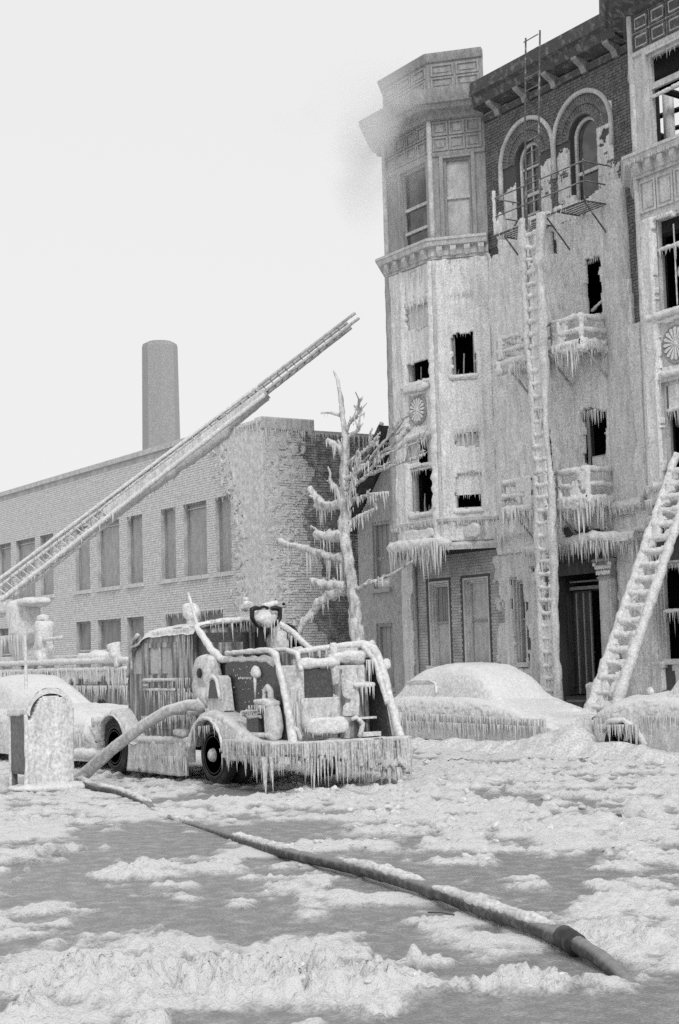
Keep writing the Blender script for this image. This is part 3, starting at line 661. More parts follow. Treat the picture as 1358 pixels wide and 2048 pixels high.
# icicles on the building
mb = MB()
for T, L in ((T1f, 2.15), (T1r, 1.48), (T2f, 2.25)):
    mb.fringe([T(.03, -.16, 5.2), T(L, -.16, 5.2)], .04, .14, 30, .012)
for p, q, lo, hi, n, r in [(T1f(.8, -.03, 11.2), T1f(1.98, -.03, 11.22), .06, .2, 40, .014), (T1f(.8, -.02, 10.52), T1f(1.98, -.02, 10.52), .04, .12, 40, .012), (T1r(.36, -.05, 11.25), T1r(1.1, -.05, 11.2), .05, .2, 36, .014),
    (T1f(.72, -.02, 7.56), T1f(1.98, -.02, 7.58), .12, .45, 44, .02), (T1r(.4, -.05, 7.5), T1r(1.08, -.05, 7.5), .1, .42, 40, .018), (T1f(.8, .05, 6.75), T1f(1.98, .05, 6.77), .1, .36, 24, .018), (T1r(.4, -.03, 6.5), T1r(1.04, -.03, 6.5), .06, .25, 36, .014),
    (T1r(.4, .05, 5.92), T1r(1.04, .05, 5.92), .04, .24, 22, .014), (T1r(.42, .02, 10.2), T1r(1.0, .02, 10.2), .02, .2, 14, .012),
    (T2f(.46, .0, 11.2), T2f(1.8, .0, 11.2), .03, .14, 24, .01), (T2f(.5, .05, 10.48), T2f(1.8, .05, 10.5), .08, .4, 26, .018), (T2f(.5, .05, 6.9), T2f(1.8, .05, 6.92), .2, .6, 34, .02), (T2f(.46, 0, 7.6), T2f(1.8, 0, 7.6), .1, .3, 30, .016), (T2f(.46, .1, 14.9), T2f(1.8, .1, 14.92), .05, .22, 26, .012), (T2f(.9, .3, 9.9), T2f(1.5, .3, 9.9), .1, .35, 26, .016),
    (T2f(0, -.3, 12.55), T2f(2.2, -.3, 12.55), .03, .12, 14, .01), ((-27.95, 24.97, 7.5), (-27.15, 24.97, 7.5), .1, .35, 44, .018), ((-27.86, 25.08, 6.38), (-27.15, 25.08, 6.38), .1, .32, 40, .012), ((-27.72, 24.97, 11.1), (-27.1, 24.97, 11.12), .03, .12, 30, .012),
    ((-26.95, 24.75, 5.0), (-25.95, 24.75, 5.05), .12, .34, 44, .022), ((-26.95, 24.8, 4.35), (-25.95, 24.8, 4.4), .05, .3, 36, .02), ((-31.4, 24.8, 4.75), (-30.0, 24.8, 4.75), .1, .4, 36, .02)]:
    mb.fringe([p, q], lo, hi, n, r)
# heavy skirt of ice under the left bay's front, and short one on its angled face
for dy in (0, .08, .16, .24): mb.fringe([T1f(-.05, -.22+dy, 4.75-dy*.3), T1f(2.2, -.22+dy, 4.72-dy*.3)], .35, .72, 34, .034, .03)
mb.fringe([T1f(-.1, .05, 4.75), T1f(-.02, -.2, 4.75)], .25, .6, 60, .03, .03)
mb.fringe([T1r(.0, -.15, 4.62), T1r(.2, -.15, 4.62)], .3, .6, 40, .03); mb.fringe([T1r(.5, -.12, 4.6), T1r(1.4, -.12, 4.6)], .02, .16, 26, .014)
mb.fringe([T2f(0, -.15, 5.0), T2f(2.2, -.15, 5.0)], .1, .5, 40, .025); mb.fringe([T2f(0, .9, 4.3), T2f(2.2, .9, 4.3)], .1, .5, 30, .02)
mb.fringe([(-35.9, 24.95, 12.5), (-34.8, 24.2, 12.5)], .02, .1, 20, .01)
part('icicles', mb, ICICLE, apt, 60, 'stuff')
mb = MB(); mb.tube([T1f(-.08, .05, 4.7), T1f(-.02, -.14, 4.72), T1f(2.15, -.14, 4.7), T1r(.25, -.1, 4.66)], [.1, .16, .16, .08], 10, .3, sub=.08)
mb.sbox(T1r(.72, -.1, 4.95), (.46, .09, .17), .6, 16, .06, 8); mb.sbox(T1f(1.2, -.08, 4.98), (.75, .08, .13), .5, 16, .05, 8); mb.sbox(T1f(1.3, -.1, 8.92), (.62, .08, .1), .5, 14, .05, 8);
mb.tube([T1f(.7, -.05, 7.62), T1f(2.0, -.05, 7.66)], .08, 8, .4, sub=.06); mb.tube([T1f(.6, -.08, 9.0), T1f(2.0, -.08, 9.04)], .07, 8, .4, sub=.06); mb.tube([T1f(.76, -.06, 5.5), T1f(2.0, -.06, 5.5)], .07, 8, .4, sub=.06)
mb.tube([T1r(.32, -.06, 5.48), T1r(1.12, -.06, 5.5)], .06, 8, .4, sub=.06); mb.tube([T1r(.32, -.06, 9.02), T1r(1.1, -.06, 9.04)], .06, 8, .4, sub=.06)
mb.tube([T2f(.2, -.08, 9.02), T2f(2.2, -.08, 9.04)], .08, 8, .4, sub=.06); mb.tube([T2f(.2, -.1, 5.3), T2f(2.2, -.1, 5.32)], .1, 8, .4, sub=.06); mb.tube([T2f(.3, -.05, 7.7), T2f(2.0, -.05, 7.72)], .08, 8, .4, sub=.06)
mb.tube([T1f(1.985, -.05, 4.8), T1f(2.02, -.06, 8), T1f(2.06, -.05, 12.2)], [.13, .12, .09], 8, .35, sub=.08)
mb.tube([(-27.0, 24.85, 5.1), (-25.9, 24.85, 5.15)], .14, 8, .35, sub=.07); mb.tube([(-27.0, 24.85, 4.45), (-25.9, 24.9, 4.55)], .1, 8, .4, sub=.07)
part('ice_bulge', mb, ICE, apt, 179, 'stuff')

# ground floor: boarded windows, side window, the dark window under the right bay
def low_window(a, c, z0, z1, kind):
    fr = MB()
    for k, (w, y) in enumerate(((.05, .0), (.05, .06), (.04, .12))):
        o = k*.055
        fr.box(a+o, a+o+w, y, y+.1, z0, z1-o, TW); fr.box(c-o-w, c-o, y, y+.1, z0, z1-o, TW); fr.box(a+o+w, c-o-w, y, y+.1, z1-o-w, z1-o, TW)
    fr.box(a-.08, c+.08, -.1, .05, z0-.12, z0, TW)
    wf = part('window', fr, WOODF, apt)
    zm = (z0+z1)/2+.02
    if kind != 'dark': part('sash_bar', MB().box(a+.16, c-.16, .16, .22, zm-.03, zm+.03, TW), WOODG, wf)
    if kind == 'slats':
        n = 6; w = (c-a-.34)/n; q0 = None
        for k in range(n):
            loc = TW(a+.17+w*(k+.5), .2+random.uniform(0, .02), (zm+z1)/2-.05)
            if q0 is None: q0 = piece('shutter_slat', MB().box(-w/2+.006, w/2-.006, 0, .02, -(z1-zm)/2+.06, (z1-zm)/2-.06), BOARD, wf, loc)
            else: copy_part(q0, wf, loc)
    elif kind == 'board': part('upper_board', MB().box(a+.17, c-.17, .2, .22, zm, z1-.14, TW), FROSTP, wf)
    if kind == 'dark':
        mb = MB(); mb.tube([TW(a+.15, .1, zm-.05), TW(c-.1, .1, zm)], .045, 8, .4, sub=.06); part('iced_rail', mb, ICE, wf, 179)
        mb = MB(); mb.fringe([TW(a+.15, .1, zm-.05), TW(c-.1, .1, zm-.02)], .15, .6, 26, .02); mb.fringe([TW(a+.1, .05, z1-.1), TW(c-.1, .05, z1-.1)], .05, .35, 26, .016); part('icicles', mb, ICICLE, wf, 60, 'stuff')
    else: part('lower_pane', MB().box(a+.17, c-.17, .2, .22, z0, zm-.03, TW), FROSTP if kind != 'dim' else BOARD, wf)
    if kind == 'dim': part('upper_board', MB().box(a+.17, c-.17, .2, .22, zm+.03, z1-.14, TW), GLASSD, wf)
low_window(-34.66, -33.72, 1.5, 3.79, 'slats'); low_window(-33.1, -32.0, 1.5, 3.8, 'board'); low_window(-31.0, -30.48, 1.54, 3.68, 'dim'); low_window(-25.85, -24.3, 1.55, 3.75, 'dark'); low_window(-23.9, -22.8, 1.55, 3.75, 'dark')
part('downpipe', MB().tube([(-35.2, 24.93, .3), (-35.2, 24.93, 4.4)], .05, 8, .15, sub=.2), WOODG, apt, 179)
mb = MB(); isheet(mb, TW, -35.9, -35.3, .3, 4.5, .06, lambda s, z: s < -35.36+wob(s, z), .05, .02, 3); part('ice_strip', mb, ICEG, apt, 179)
mb = MB(); isheet(mb, TW, -26.0, -22, .2, 1.5, .07, lambda s, z: fbm(s*2, z, 1) > -.15, .08, .02, 3); part('plinth_ice', mb, ICEG, apt, 179)
mb = MB(); isheet(mb, TW, -27.0, -25.88, .3, 4.4, .05, lambda s, z: np.ones_like(s, bool), .10, .03, 6.5); part('ice_slope', mb, ICEG, apt, 179)
# entry: recess, panelled leaf, dark doorway, pilasters with leaf capitals
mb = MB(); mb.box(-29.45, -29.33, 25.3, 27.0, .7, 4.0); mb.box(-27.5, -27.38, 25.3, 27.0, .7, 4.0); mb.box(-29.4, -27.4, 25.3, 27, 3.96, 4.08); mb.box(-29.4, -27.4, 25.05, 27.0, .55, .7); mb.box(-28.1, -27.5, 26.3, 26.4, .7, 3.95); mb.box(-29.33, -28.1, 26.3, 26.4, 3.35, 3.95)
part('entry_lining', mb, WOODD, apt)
mb = MB(); mb.box(-29.33, -27.5, 26.2, 26.3, 3.28, 3.38); mb.box(-28.16, -28.04, 26.2, 26.3, .7, 3.28); part('door_frame', mb, WOODG, apt)
mb = MB(); mb.box(-29.28, -27.55, 25.42, 25.5, 3.28, 3.36); mb.box(-29.28, -27.55, 25.42, 25.48, 3.46, 3.50); mb.box(-27.74, -27.62, 25.42, 25.5, .7, 3.28); mb.box(-27.58, -27.54, 25.36, 25.42, .7, 3.9); part('entry_frame', mb, WOODG, apt)
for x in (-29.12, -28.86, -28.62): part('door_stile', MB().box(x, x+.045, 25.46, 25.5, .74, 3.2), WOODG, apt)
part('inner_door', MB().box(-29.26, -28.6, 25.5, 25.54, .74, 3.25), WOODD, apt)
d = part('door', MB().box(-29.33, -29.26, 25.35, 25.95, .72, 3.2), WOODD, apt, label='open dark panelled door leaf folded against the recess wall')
q0 = None
for y0 in (25.39, 25.68):
    for z0, z1 in ((.9, 1.6), (1.75, 3.05)):
        mb = MB(); mb.box(-29.26, -29.235, y0, y0+.24, z0, z1); part('door_panel', mb, WOODD, d)
part('door_handle', MB().sbox((-29.2, 26.08, 1.75), (.03, .03, .03), 1, 8, 0), HUB, d, 60)
mb = MB(); mb.box(-29.4, -27.4, 24.86, 25.0, 3.62, 3.95); mb.box(-29.45, -27.35, 24.78, 25.0, 3.95, 4.08); part('entry_lintel', mb, WOODD, apt)
for x in (-27.3, -29.62):
    mb = MB(); mb.box(x-.2, x+.2, 24.78, 25.0, .75, 3.5); mb.box(x-.14, x+.14, 24.75, 24.78, .9, 3.4); mb.box(x-.24, x+.24, 24.74, 25, .6, .9)
    pl = part('pilaster', mb, WOODF, apt)
    mb = MB(); mb.box(x-.22, x+.22, 24.74, 25, 3.46, 3.5); mb.box(x-.29, x+.29, 24.66, 25, 3.86, 3.92); mb.prism([(x-.2, 3.5), (x+.2, 3.5), (x+.25, 3.86), (x-.25, 3.86)], 24.77, 25.0); cp = part('capital', mb, WOODG, pl)
    mb = MB(); mb.box(x-.2, x+.2, 24.8, 25, 3.92, 4.3); part('pilaster_block', mb, WOODG, apt)
    # carved leaves hang on the capital as one carved band
    mb = MB()
    for k in range(16):
        a = -.24+.48*(k % 8)/7; z = 3.6+.13*(k//8); mb.sbox((x+a*(.85 if k < 8 else 1), 24.74, z), (.036, .03, .055), .9, 8, .012, 30, k)
    for sx in (-.26, .26): mb.sbox((x+sx, 24.72, 3.8), (.055, .05, .055), .9, 8, .01, 30)
    c0 = part('capital_carving', mb, ICE, pl, 179)
mb = MB(); mb.tube([(-29.9, 24.6, 4.3), (-28.6, 24.45, 4.36), (-27.2, 24.42, 4.42), (-26.0, 24.6, 4.36)], .13, 10, .35, sub=.07); mb.box(-29.6, -26.1, 24.45, 25, 4.26, 4.4)
part('entry_hood', mb, ICE, apt, 60)
mb = MB()
for dy in (0, .07, .14): mb.fringe([(-29.9, 24.5+dy, 4.3), (-28.6, 24.36+dy, 4.3), (-27.2, 24.34+dy, 4.36), (-26.0, 24.55+dy, 4.3)], .15, .5, 36, .026)
part('hood_icicles', mb, ICICLE, apt, 60, 'stuff')
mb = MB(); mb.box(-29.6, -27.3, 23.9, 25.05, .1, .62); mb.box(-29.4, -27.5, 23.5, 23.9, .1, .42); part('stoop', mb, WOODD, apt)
for x, y, z0, z1, h in ((-29.95, 24.2, .95, 1.32, .24), (-29.35, 24.0, .3, .98, .2), (-26.95, 24.1, .3, 1.05, .2)):
    mb = MB(); mb.sbox((x, y, (z0+z1)/2), (h, h, (z1-z0)/2), .3, 18, .03, 6)
    if z0 > .9: mb.box(x-.16, x+.16, y-.16, y+.16, .2, .98)
    part('stoop_pedestal', mb, ICEG, apt, 179)
mb = MB()
for k in range(7):
    p = [(-29.0+random.uniform(0, 1.2), 24.6-.25*k+random.uniform(-.1, .1), .66-.04*k), (-28.4+random.uniform(-.4, .7), 23.6-.1*k, .52), (-27.6+random.uniform(-.5, .6), 22.8-.15*k, .42), (-26.6+random.uniform(-.4, .8), 22.2, .40)]
    mb.tube(p, .05, 7, .2, sub=.15)
hz = part('attack_hose', mb, RUB, None, 179); tag(hz, 'tangle of dark fire hoses trailing down the entry steps of the burnt building', 'hose')

# ------------------------------------------------------------------ left brick building, chimney, gabled house
K = 24/22.0
kz = lambda z: CAM_H+(z-CAM_H)*K
kx = lambda x: x*K
sch = thing('brick_building', (kx(-48), 24, 0), 'long frosted brick building with bricked-in window bands and a flat coped roof', 'building')
XC = kx(-38.45)                                      # street corner
TF = frame_T(0, 24.0, 1, 0); TS = frame_T(XC, 24.0, 0, 1)       # front wall, side wall (s runs into the block)
ups = [(-45.1, -44.05), (-43.5, -41.93), (-41.38, -40.36), (-47.7, -46.49), (-50.17, -48.32), (-52.12, -50.83), (-55.54, -54.2), (-58.06, -56.05), (-60.0, -58.61), (-62.9, -61.6), (-65.3, -63.4), (-67.3, -65.9)]
uz = (kz(4.42), kz(6.71)); lz = (kz(1.0), kz(3.32))
wh = [(kx(a), kx(c))+uz for a, c in ups]
lows = [(-47.82, -46.49), (-50.26, -48.3), (-52.17, -50.83), (-55.5, -54.24), (-58.0, -56.0), (-60.0, -58.6), (-44.9, -43.4), (-42.6, -41.0)]
lh = [(kx(a), kx(c))+lz for a, c in lows]
ZT = kz(8.62)
mb = MB(); wall_cells(mb, kx(-68), XC, 0, ZT, wh+lh, .28, TF); wall_cells(mb, 0, 14, 0, kz(8.42), [], .2, TS)
mb.quad((kx(-68), 24, ZT), (XC, 24, ZT), (XC, 25.9, ZT), (kx(-68), 25.9, ZT)); mb.quad((kx(-68), 25.9, kz(8.4)), (XC, 25.9, kz(8.4)), (XC, 38, kz(8.4)), (kx(-68), 38, kz(8.4))); mb.quad((kx(-68), 38, 0), (kx(-68), 38, ZT), (XC, 38, ZT), (XC, 38, 0)); mb.quad((kx(-68), 24, 0), (kx(-68), 24, ZT), (kx(-68), 38, ZT), (kx(-68), 38, 0))
part('wall', mb, MORF, sch)
AW = wh+lh
mb = MB(); bricks(mb, TF, kx(-62), XC, 1.0, ZT-.15, lambda s, z: not any(in_win(s, z, h, .0) for h in AW), .235, .082, .006, .014, .012)
part('brickwork', mb, BRF, sch, kind='stuff')
mb = MB()
DK = lambda s, z: s > 1.55-.5*float(sstep(8, 4, z))*-1+.9*float(fbm(s*1.2, z*1.3, 3, 3))
bricks(mb, TS, 0.0, 6.5, .6, kz(8.42)-.05, lambda s, z: not DK(s, z), .235, .082, .045, .014, .02); part('iced_brickwork', mb, BRF, sch, kind='stuff')
mb = MB()
bricks(mb, TS, 0.0, 6.5, .6, kz(8.42)-.05, DK, .235, .082, .05, .02, .02); part('rough_brickwork', mb, BRS, sch, kind='stuff', label='rough ice-crusted brickwork of the side wall')
# lumpy ice over the corner and the side wall, thinning towards the back
mb = MB(); isheet(mb, TF, XC-4.2, XC+.05, .8, ZT+.02, .05, lambda s, z: (.9*fbm(s*6, z*8, 2, 4)+(s-(XC-1.7-1.3*sstep(5.5, 9.5, z)))*.55 > 0) & ~np.logical_or.reduce([in_win(s, z, h, .02) for h in wh]), .05, .02, 5, 1.0, 8)
isheet(mb, TS, -.05, 4.6, .6, kz(8.42), .05, lambda s, z: 1.0*fbm(s*6.0, z*8, 3, 4)+(.75+.5*sstep(4, 9, z)-s)*.6 > 0, .05, .02, 6, .8, 9)
part('ice_sheet', mb, BRF, sch, 179, 'stuff')
mb = MB(); mb.box(kx(-68), kx(-41.2), 23.9, 24.25, ZT, ZT+.14); mb.box(kx(-68), kx(-41.2), 23.95, 24.2, ZT+.14, ZT+.2); part('coping', mb, WOODF, sch)
mb = MB(); isheet(mb, TF, kx(-41.3), XC+.06, ZT-.05, kz(8.78), .06, lambda s, z: z < kz(8.7)-.10*(s < kx(-39.6)), .05, .05, 3, back=.35); isheet(mb, TS, -.05, 1.9, kz(8.4), kz(8.77), .06, lambda s, z: s > -9, .05, .05, 4, back=.35)
mb.box(kx(-41.2), XC, 24.0, 24.3, ZT-.1, kz(8.7)); mb.box(XC-.3, XC, 24, 25.9, kz(8.3), kz(8.74)); part('iced_parapet', mb, ICEG, sch, 179)
mb = MB(); mb.box(XC-.28, XC+.04, 25.9, 38, kz(8.36), kz(8.46)); part('side_coping', mb, WOODF, sch)
for h in AW:
    up = h in wh; a, c, z0, z1 = h
    fr = MB()
    for x0, x1, y0, y1 in ((a, a+.07, z0, z1), (c-.07, c, z0, z1), (a+.07, c-.07, z1-.07, z1)): fr.box(x0, x1, .14, .24, y0, y1, TF)
    wf = part('window', fr, WOODG, sch)
    part('pane', MB().box(a+.07, c-.07, .2, .22, z0, z1-.07, TF), SCHP if up else BOARD, wf)
    sl = MB(); sl.box(a-.08, c+.08, -.09, .05, z0-.13, z0, TF); part('sill', sl, ICEG, wf)
    if not up:
        zz = (z0+z1)/2+.1; part('sash_bar', MB().box(a+.07, c-.07, .12, .17, zz, zz+.07, TF), WOODF, wf)
    if up and c-a > 1.5: part('roller_edge', MB().box(a+.1, c-.1, .13, .16, z1-.2, z1-.17, TF), WOODF, wf)
mb = MB()
for a, c, z0, z1 in wh:
    if a > kx(-53): mb.fringe([TF(a, -.05, z0-.1), TF(c, -.05, z0-.1)], .03, .22, 16, .014, .02)
for a, c, z0, z1 in wh[:4]: mb.fringe([TF(a, .02, z1+.05), TF(c, .02, z1+.05)], .05, .22, 24, .016, .02)
for a, c, z0, z1 in lh[-2:]: mb.fringe([TF(a, .0, z1+.05), TF(c, .0, z1+.05)], .1, .4, 26, .018, .02)
mb.fringe([TF(kx(-41.5), -.08, ZT), TF(XC, -.08, ZT)], .1, .5, 26, .024, .02); mb.fringe([TS(0, -.08, kz(8.4)), TS(1.9, -.08, kz(8.4))], .1, .4, 30, .02); mb.fringe([TS(1.9, -.06, kz(8.36)), TS(5, -.06, kz(8.36))], .15, .8, 26, .024)
part('icicles', mb, ICICLE, sch, 60, 'stuff')

chx, chy = -81.8, 40.0
ch = thing('chimney', (chx, chy, 0), 'tall octagonal brick smokestack rising behind the left brick building', 'chimney')
mb = MB(); R8 = 1.6
def octo(r, z): return [(chx+r*math.cos(k*math.pi/4-.40), chy+r*math.sin(k*math.pi/4-.40), z) for k in range(8)]
rings = [octo(1.25, 0), octo(1.12, 14), octo(1.05, 20.4), octo(1.0, 20.6)]
mb.add(sum(rings, []), [(i*8+k, i*8+(k+1) % 8, (i+1)*8+(k+1) % 8, (i+1)*8+k) for i in range(3) for k in range(8)]+[tuple(24+k for k in range(8))])
part('stack', mb, CHIM, ch); part('flue', MB().lathe([(.75, 20.5), (.75, 20.7), (.6, 20.71)], 'z', (chx, chy, 0), 20), CHIM, ch)

hs = thing('gabled_house', (-37, 25, 0), 'narrow grey house with steep roof wedged between the brick building and the apartment block', 'building')
hw = [(-37.38, -36.52, 3.74, 5.68), (-37.32, -36.48, .9, 2.74)]
mb = MB(); wall_cells(mb, -38.16, -35.92, 0, 5.7, hw, .2, frame_T(0, 25.02, 1, 0)); mb.quad((-38.16, 25.02, 5.7), (-35.92, 25.02, 5.7), (-35.92, 25.02, 8.0), (-38.16, 25.02, 5.75))
mb.quad((-38.16, 25.02, 0), (-38.16, 25.02, 5.7), (-38.16, 34, 5.7), (-38.16, 34, 0)); mb.quad((-35.92, 25.02, 0), (-35.92, 34, 0), (-35.92, 34, 8.0), (-35.92, 25.02, 8.0)); mb.quad((-38.16, 34, 0), (-35.92, 34, 0), (-35.92, 34, 8), (-38.16, 34, 5.7))
part('wall', mb, STUC, hs)
mb = MB(); mb.add([(-38.55, 24.45, 5.45), (-35.93, 24.45, 8.15), (-35.93, 34.2, 8.15), (-38.55, 34.2, 5.45), (-38.55, 24.45, 5.6), (-35.93, 24.45, 8.3), (-35.93, 34.2, 8.3), (-38.55, 34.2, 5.6)], [(0, 1, 2, 3), (4, 7, 6, 5), (0, 4, 5, 1), (1, 5, 6, 2), (2, 6, 7, 3), (3, 7, 4, 0)])
rf = part('roof', mb, WOODD, hs)
mb = MB(); mb.add([(-38.6, 24.38, 5.3), (-35.94, 24.38, 8.0), (-35.94, 24.45, 8.0), (-38.6, 24.45, 5.3), (-38.6, 24.38, 5.62), (-35.94, 24.38, 8.32), (-35.94, 24.45, 8.32), (-38.6, 24.45, 5.62)], [(0, 1, 2, 3), (4, 7, 6, 5), (0, 4, 5, 1), (1, 5, 6, 2), (2, 6, 7, 3), (3, 7, 4, 0)])
part('bargeboard', mb, WOODD, rf)
mb = MB(); mb.tube([(-38.6, 24.5, 5.66), (-35.95, 24.5, 8.36)], .07, 8, .3, sub=.1); part('snow_edge', mb, ICE, rf, 179)
mb = MB(); mb.fringe([(-38.6, 24.42, 5.4), (-37.6, 24.42, 6.4)], .1, .5, 30, .02, .02); mb.fringe([(-38.2, 25.0, 5.6), (-37.4, 25.0, 6.5)], .05, .3, 20, .016, .02); part('icicles', mb, ICICLE, hs, 60, 'stuff')
THs = frame_T(0, 25.02, 1, 0)
for a, c, z0, z1 in hw:
    fr = MB()
    for x0, x1, y0, y1 in ((a, a+.08, z0, z1), (c-.08, c, z0, z1), (a+.08, c-.08, z1-.1, z1)): fr.box(x0, x1, .06, .18, y0, y1, THs)
    wf = part('window', fr, WOODG, hs)
    zm = z0+(z1-z0)*.45
    n = 3; w = (c-a-.18)/n; q0 = None
    for k in range(n):
        loc = THs(a+.09+w*(k+.5), .14, (zm+z1)/2-.05)
        if q0 is None: q0 = piece('shutter_board', MB().box(-w/2+.012, w/2-.012, 0, .03, -(z1-zm)/2+.05, (z1-zm)/2-.05), BOARD, wf, loc)
        else: copy_part(q0, wf, loc)
    part('pane', MB().box(a+.08, c-.08, .16, .18, z0, zm, THs), BOARD, wf); part('sill', MB().box(a-.06, c+.06, -.1, .06, z0-.12, z0, THs), STUC, wf)
    if z0 > 3:
        mb = MB(); mb.sbox(THs((a+c)/2, .1, z0+.15), (.36, .05, .25), .8, 14, .05, 6); part('ice_lump', mb, ICEG, wf, 179)
    mb = MB(); mb.fringe([THs(a, .03, z1), THs(c, .03, z1)], .04, .22, 26, .014, .02); mb.fringe([THs(a, .1, zm), THs(c, .1, zm)], .03, .15, 20, .012, .01); part('icicles', mb, ICICLE, wf, 60, 'stuff')

# ------------------------------------------------------------------ fire escapes and ladders
def balcony(name, label, x0, x1, z, zr, m, iced, gapx, cat='fire escape'):
    yf, yw = 24.15, 24.98
    fe = thing(name, ((x0+x1)/2, yw, z), label, cat, 'fire escape balconies on the apartment front')
    r = .014 if not iced else .035
    q0 = None
    for i in range(7):
        y = yf+.06+(yw-yf-.1)*i/6
        for a, c in ((x0, gapx[0]), (gapx[1], x1)):
            mb = MB(); mb.tube([(a, y, z), (c, y, z)], r*1.4, 6, .2 if iced else 0, sub=.15); part('floor_slat', mb, m, fe, 179 if iced else None)
    mb = MB()
    for y in (yf, yw-.03): mb.tube([(x0, y, z), (x1, y, z)], r*1.8, 6, .3 if iced else .05, sub=.1)
    for x in (x0, x1, gapx[0], gapx[1]): mb.tube([(x, yf, z), (x, yw, z)], r*1.7, 6, .3 if iced else .05, sub=.1)
    part('platform_frame', mb, m, fe, 179)
    rl = MB()
    for zz in (z+(zr-z)*.5, zr): rl.tube([(x0, yw, zz), (x0, yf, zz), (x1, yf, zz), (x1, yw, zz)], r*1.25, 6, .4 if iced else 0, sub=.08)
    part('railing', rl, m, fe, 179)
    for x in (x0, x0+(x1-x0)*.35, x0+(x1-x0)*.66, x1):
        mb = MB(); mb.tube([(x, yf, z), (x, yf, zr+.05)], r*1.4, 6, .4 if iced else 0, sub=.08); part('rail_post', mb, m, fe, 179)
    for x in (x0+.25, (x0+x1)/2+.25, x1-.05):
        mb = MB(); mb.tube([(x, yf+.05, z-.03), (x+.02, yw, z-.85)], max(.022, r*.9), 6, .3 if iced else 0, sub=.1); part('bracket', mb, m, fe, 179)
    return fe
fe1 = balcony('fire_escape', 'thin dark iron fire escape balcony below the two arched windows', -30.1, -26.72, 12.3, 13.25, IRON, False, (-28.75, -27.75))
mb = MB(); mb.sbox((-30.05, 24.3, 12.55), (.13, .13, .32), .7, 14, .05, 8); mb.tube([(-30.1, 24.15, 12.3), (-30.1, 24.15, 13.45)], .05, 8, .3, sub=.1); part('ice_lump', mb, ICE, fe1, 179); part('ice_ridge', MB().tube([(-29.0, 24.2, 12.34), (-27.6, 24.2, 12.36)], .07, 8, .5, sub=.07), ICE, fe1, 179)
mb = MB(); mb.fringe([(-30.1, 24.15, 12.3), (-26.8, 24.15, 12.3)], .02, .16, 12, .012, .02); mb.fringe([(-30.0, 24.6, 12.3), (-28.9, 24.9, 12.3)], .03, .25, 16, .014, .03); part('icicles', mb, ICICLE, fe1, 60, 'stuff')
for z, zr, lab, drop in ((8.98, 9.62, 'ice-draped fire escape balcony at third floor level behind the vertical ladder', .62), (5.3, 6.0, 'ice-choked fire escape balcony just above the entry hood', .75)):
    fe = balcony('fire_escape', lab, -30.15, -27.02, z, zr, IRONI, True, (-28.9, -27.75))
    ic = MB(); sk = MB()
    for zz, lo, hi in ((zr, .06, .30), (z+(zr-z)*.5, .05, .28)):
        for a, c in (((-30.15, 24.15, zz), (-29.0, 24.15, zz)), ((-28.0, 24.15, zz), (-27.02, 24.15, zz)), ((-27.02, 24.15, zz), (-27.02, 25, zz)), ((-30.15, 24.15, zz), (-30.15, 25, zz))):
            ic.fringe([a, c], lo, hi, 56, .02, .02)
            sk.tube([a, c], .075, 8, .45, sub=.06)
    for a, c, k in (((-28.05, 24.12, z), (-27.0, 24.12, z), 1.0), ((-27.0, 24.12, z), (-27.0, 24.95, z), .8), ((-30.15, 24.12, z), (-28.95, 24.12, z), .75), ((-28.0, 24.5, z), (-27.05, 24.5, z), .8), ((-30.1, 24.5, z), (-29.0, 24.5, z), .8)):
        ic.fringe([a, c], .2, drop*k, 60, .03, .035); ic.fringe([a, c], .2, drop*k*.85, 54, .034, .06); sk.tube([a, c], .10, 8, .4, sub=.06)
    T = frame_T(0, 24.12, 1, 0)
    isheet(sk, T, -28.05, -27.0, z-.28, z+.08, .045, lambda s, zz: zz > z-.16+.12*vn(s*5, 1.0+z), .08, .02, z, back=.1)
    isheet(sk, T, -30.15, -28.95, z-.25, z+.06, .045, lambda s, zz: zz > z-.10+.10*vn(s*5, 2.0+z), .06, .01, z+3, back=.1)
    isheet(sk, T, -28.0, -27.0, z+.05, zr, .05, lambda s, zz: fbm(s*3+z, zz*1.5, 2) > .02, .05, .01, z+5, back=.04)
    isheet(sk, T, -30.1, -29.0, z+.05, zr, .05, lambda s, zz: fbm(s*3+z, zz*1.5, 5) > .1, .05, .01, z+7, back=.04)
    for a_, c_ in ((-28.1, -27.0), (-30.2, -28.95)):
        n_ = int((c_-a_)/.22)
        for q in range(n_): sk.sbox((a_+(q+.5)*(c_-a_)/n_, 24.2+random.uniform(-.03, .06), z-.06+random.uniform(-.05, .03)), (.16, .16, .17), .8, 12, .05, 8, q+z)
    for q in range(5): sk.sbox((-27.0, 24.2+q*.18, z-.04), (.1, .13, .14), .8, 10, .05, 8, q)
    for x in (-27.02, -28.0): sk.tube([(x, 24.15, z), (x, 24.15, zr+.06)], .07, 8, .35, sub=.06)
    part('ice_crust', sk, ICE, fe, 179, 'stuff'); part('icicles', ic, ICICLE, fe, 60, 'stuff')

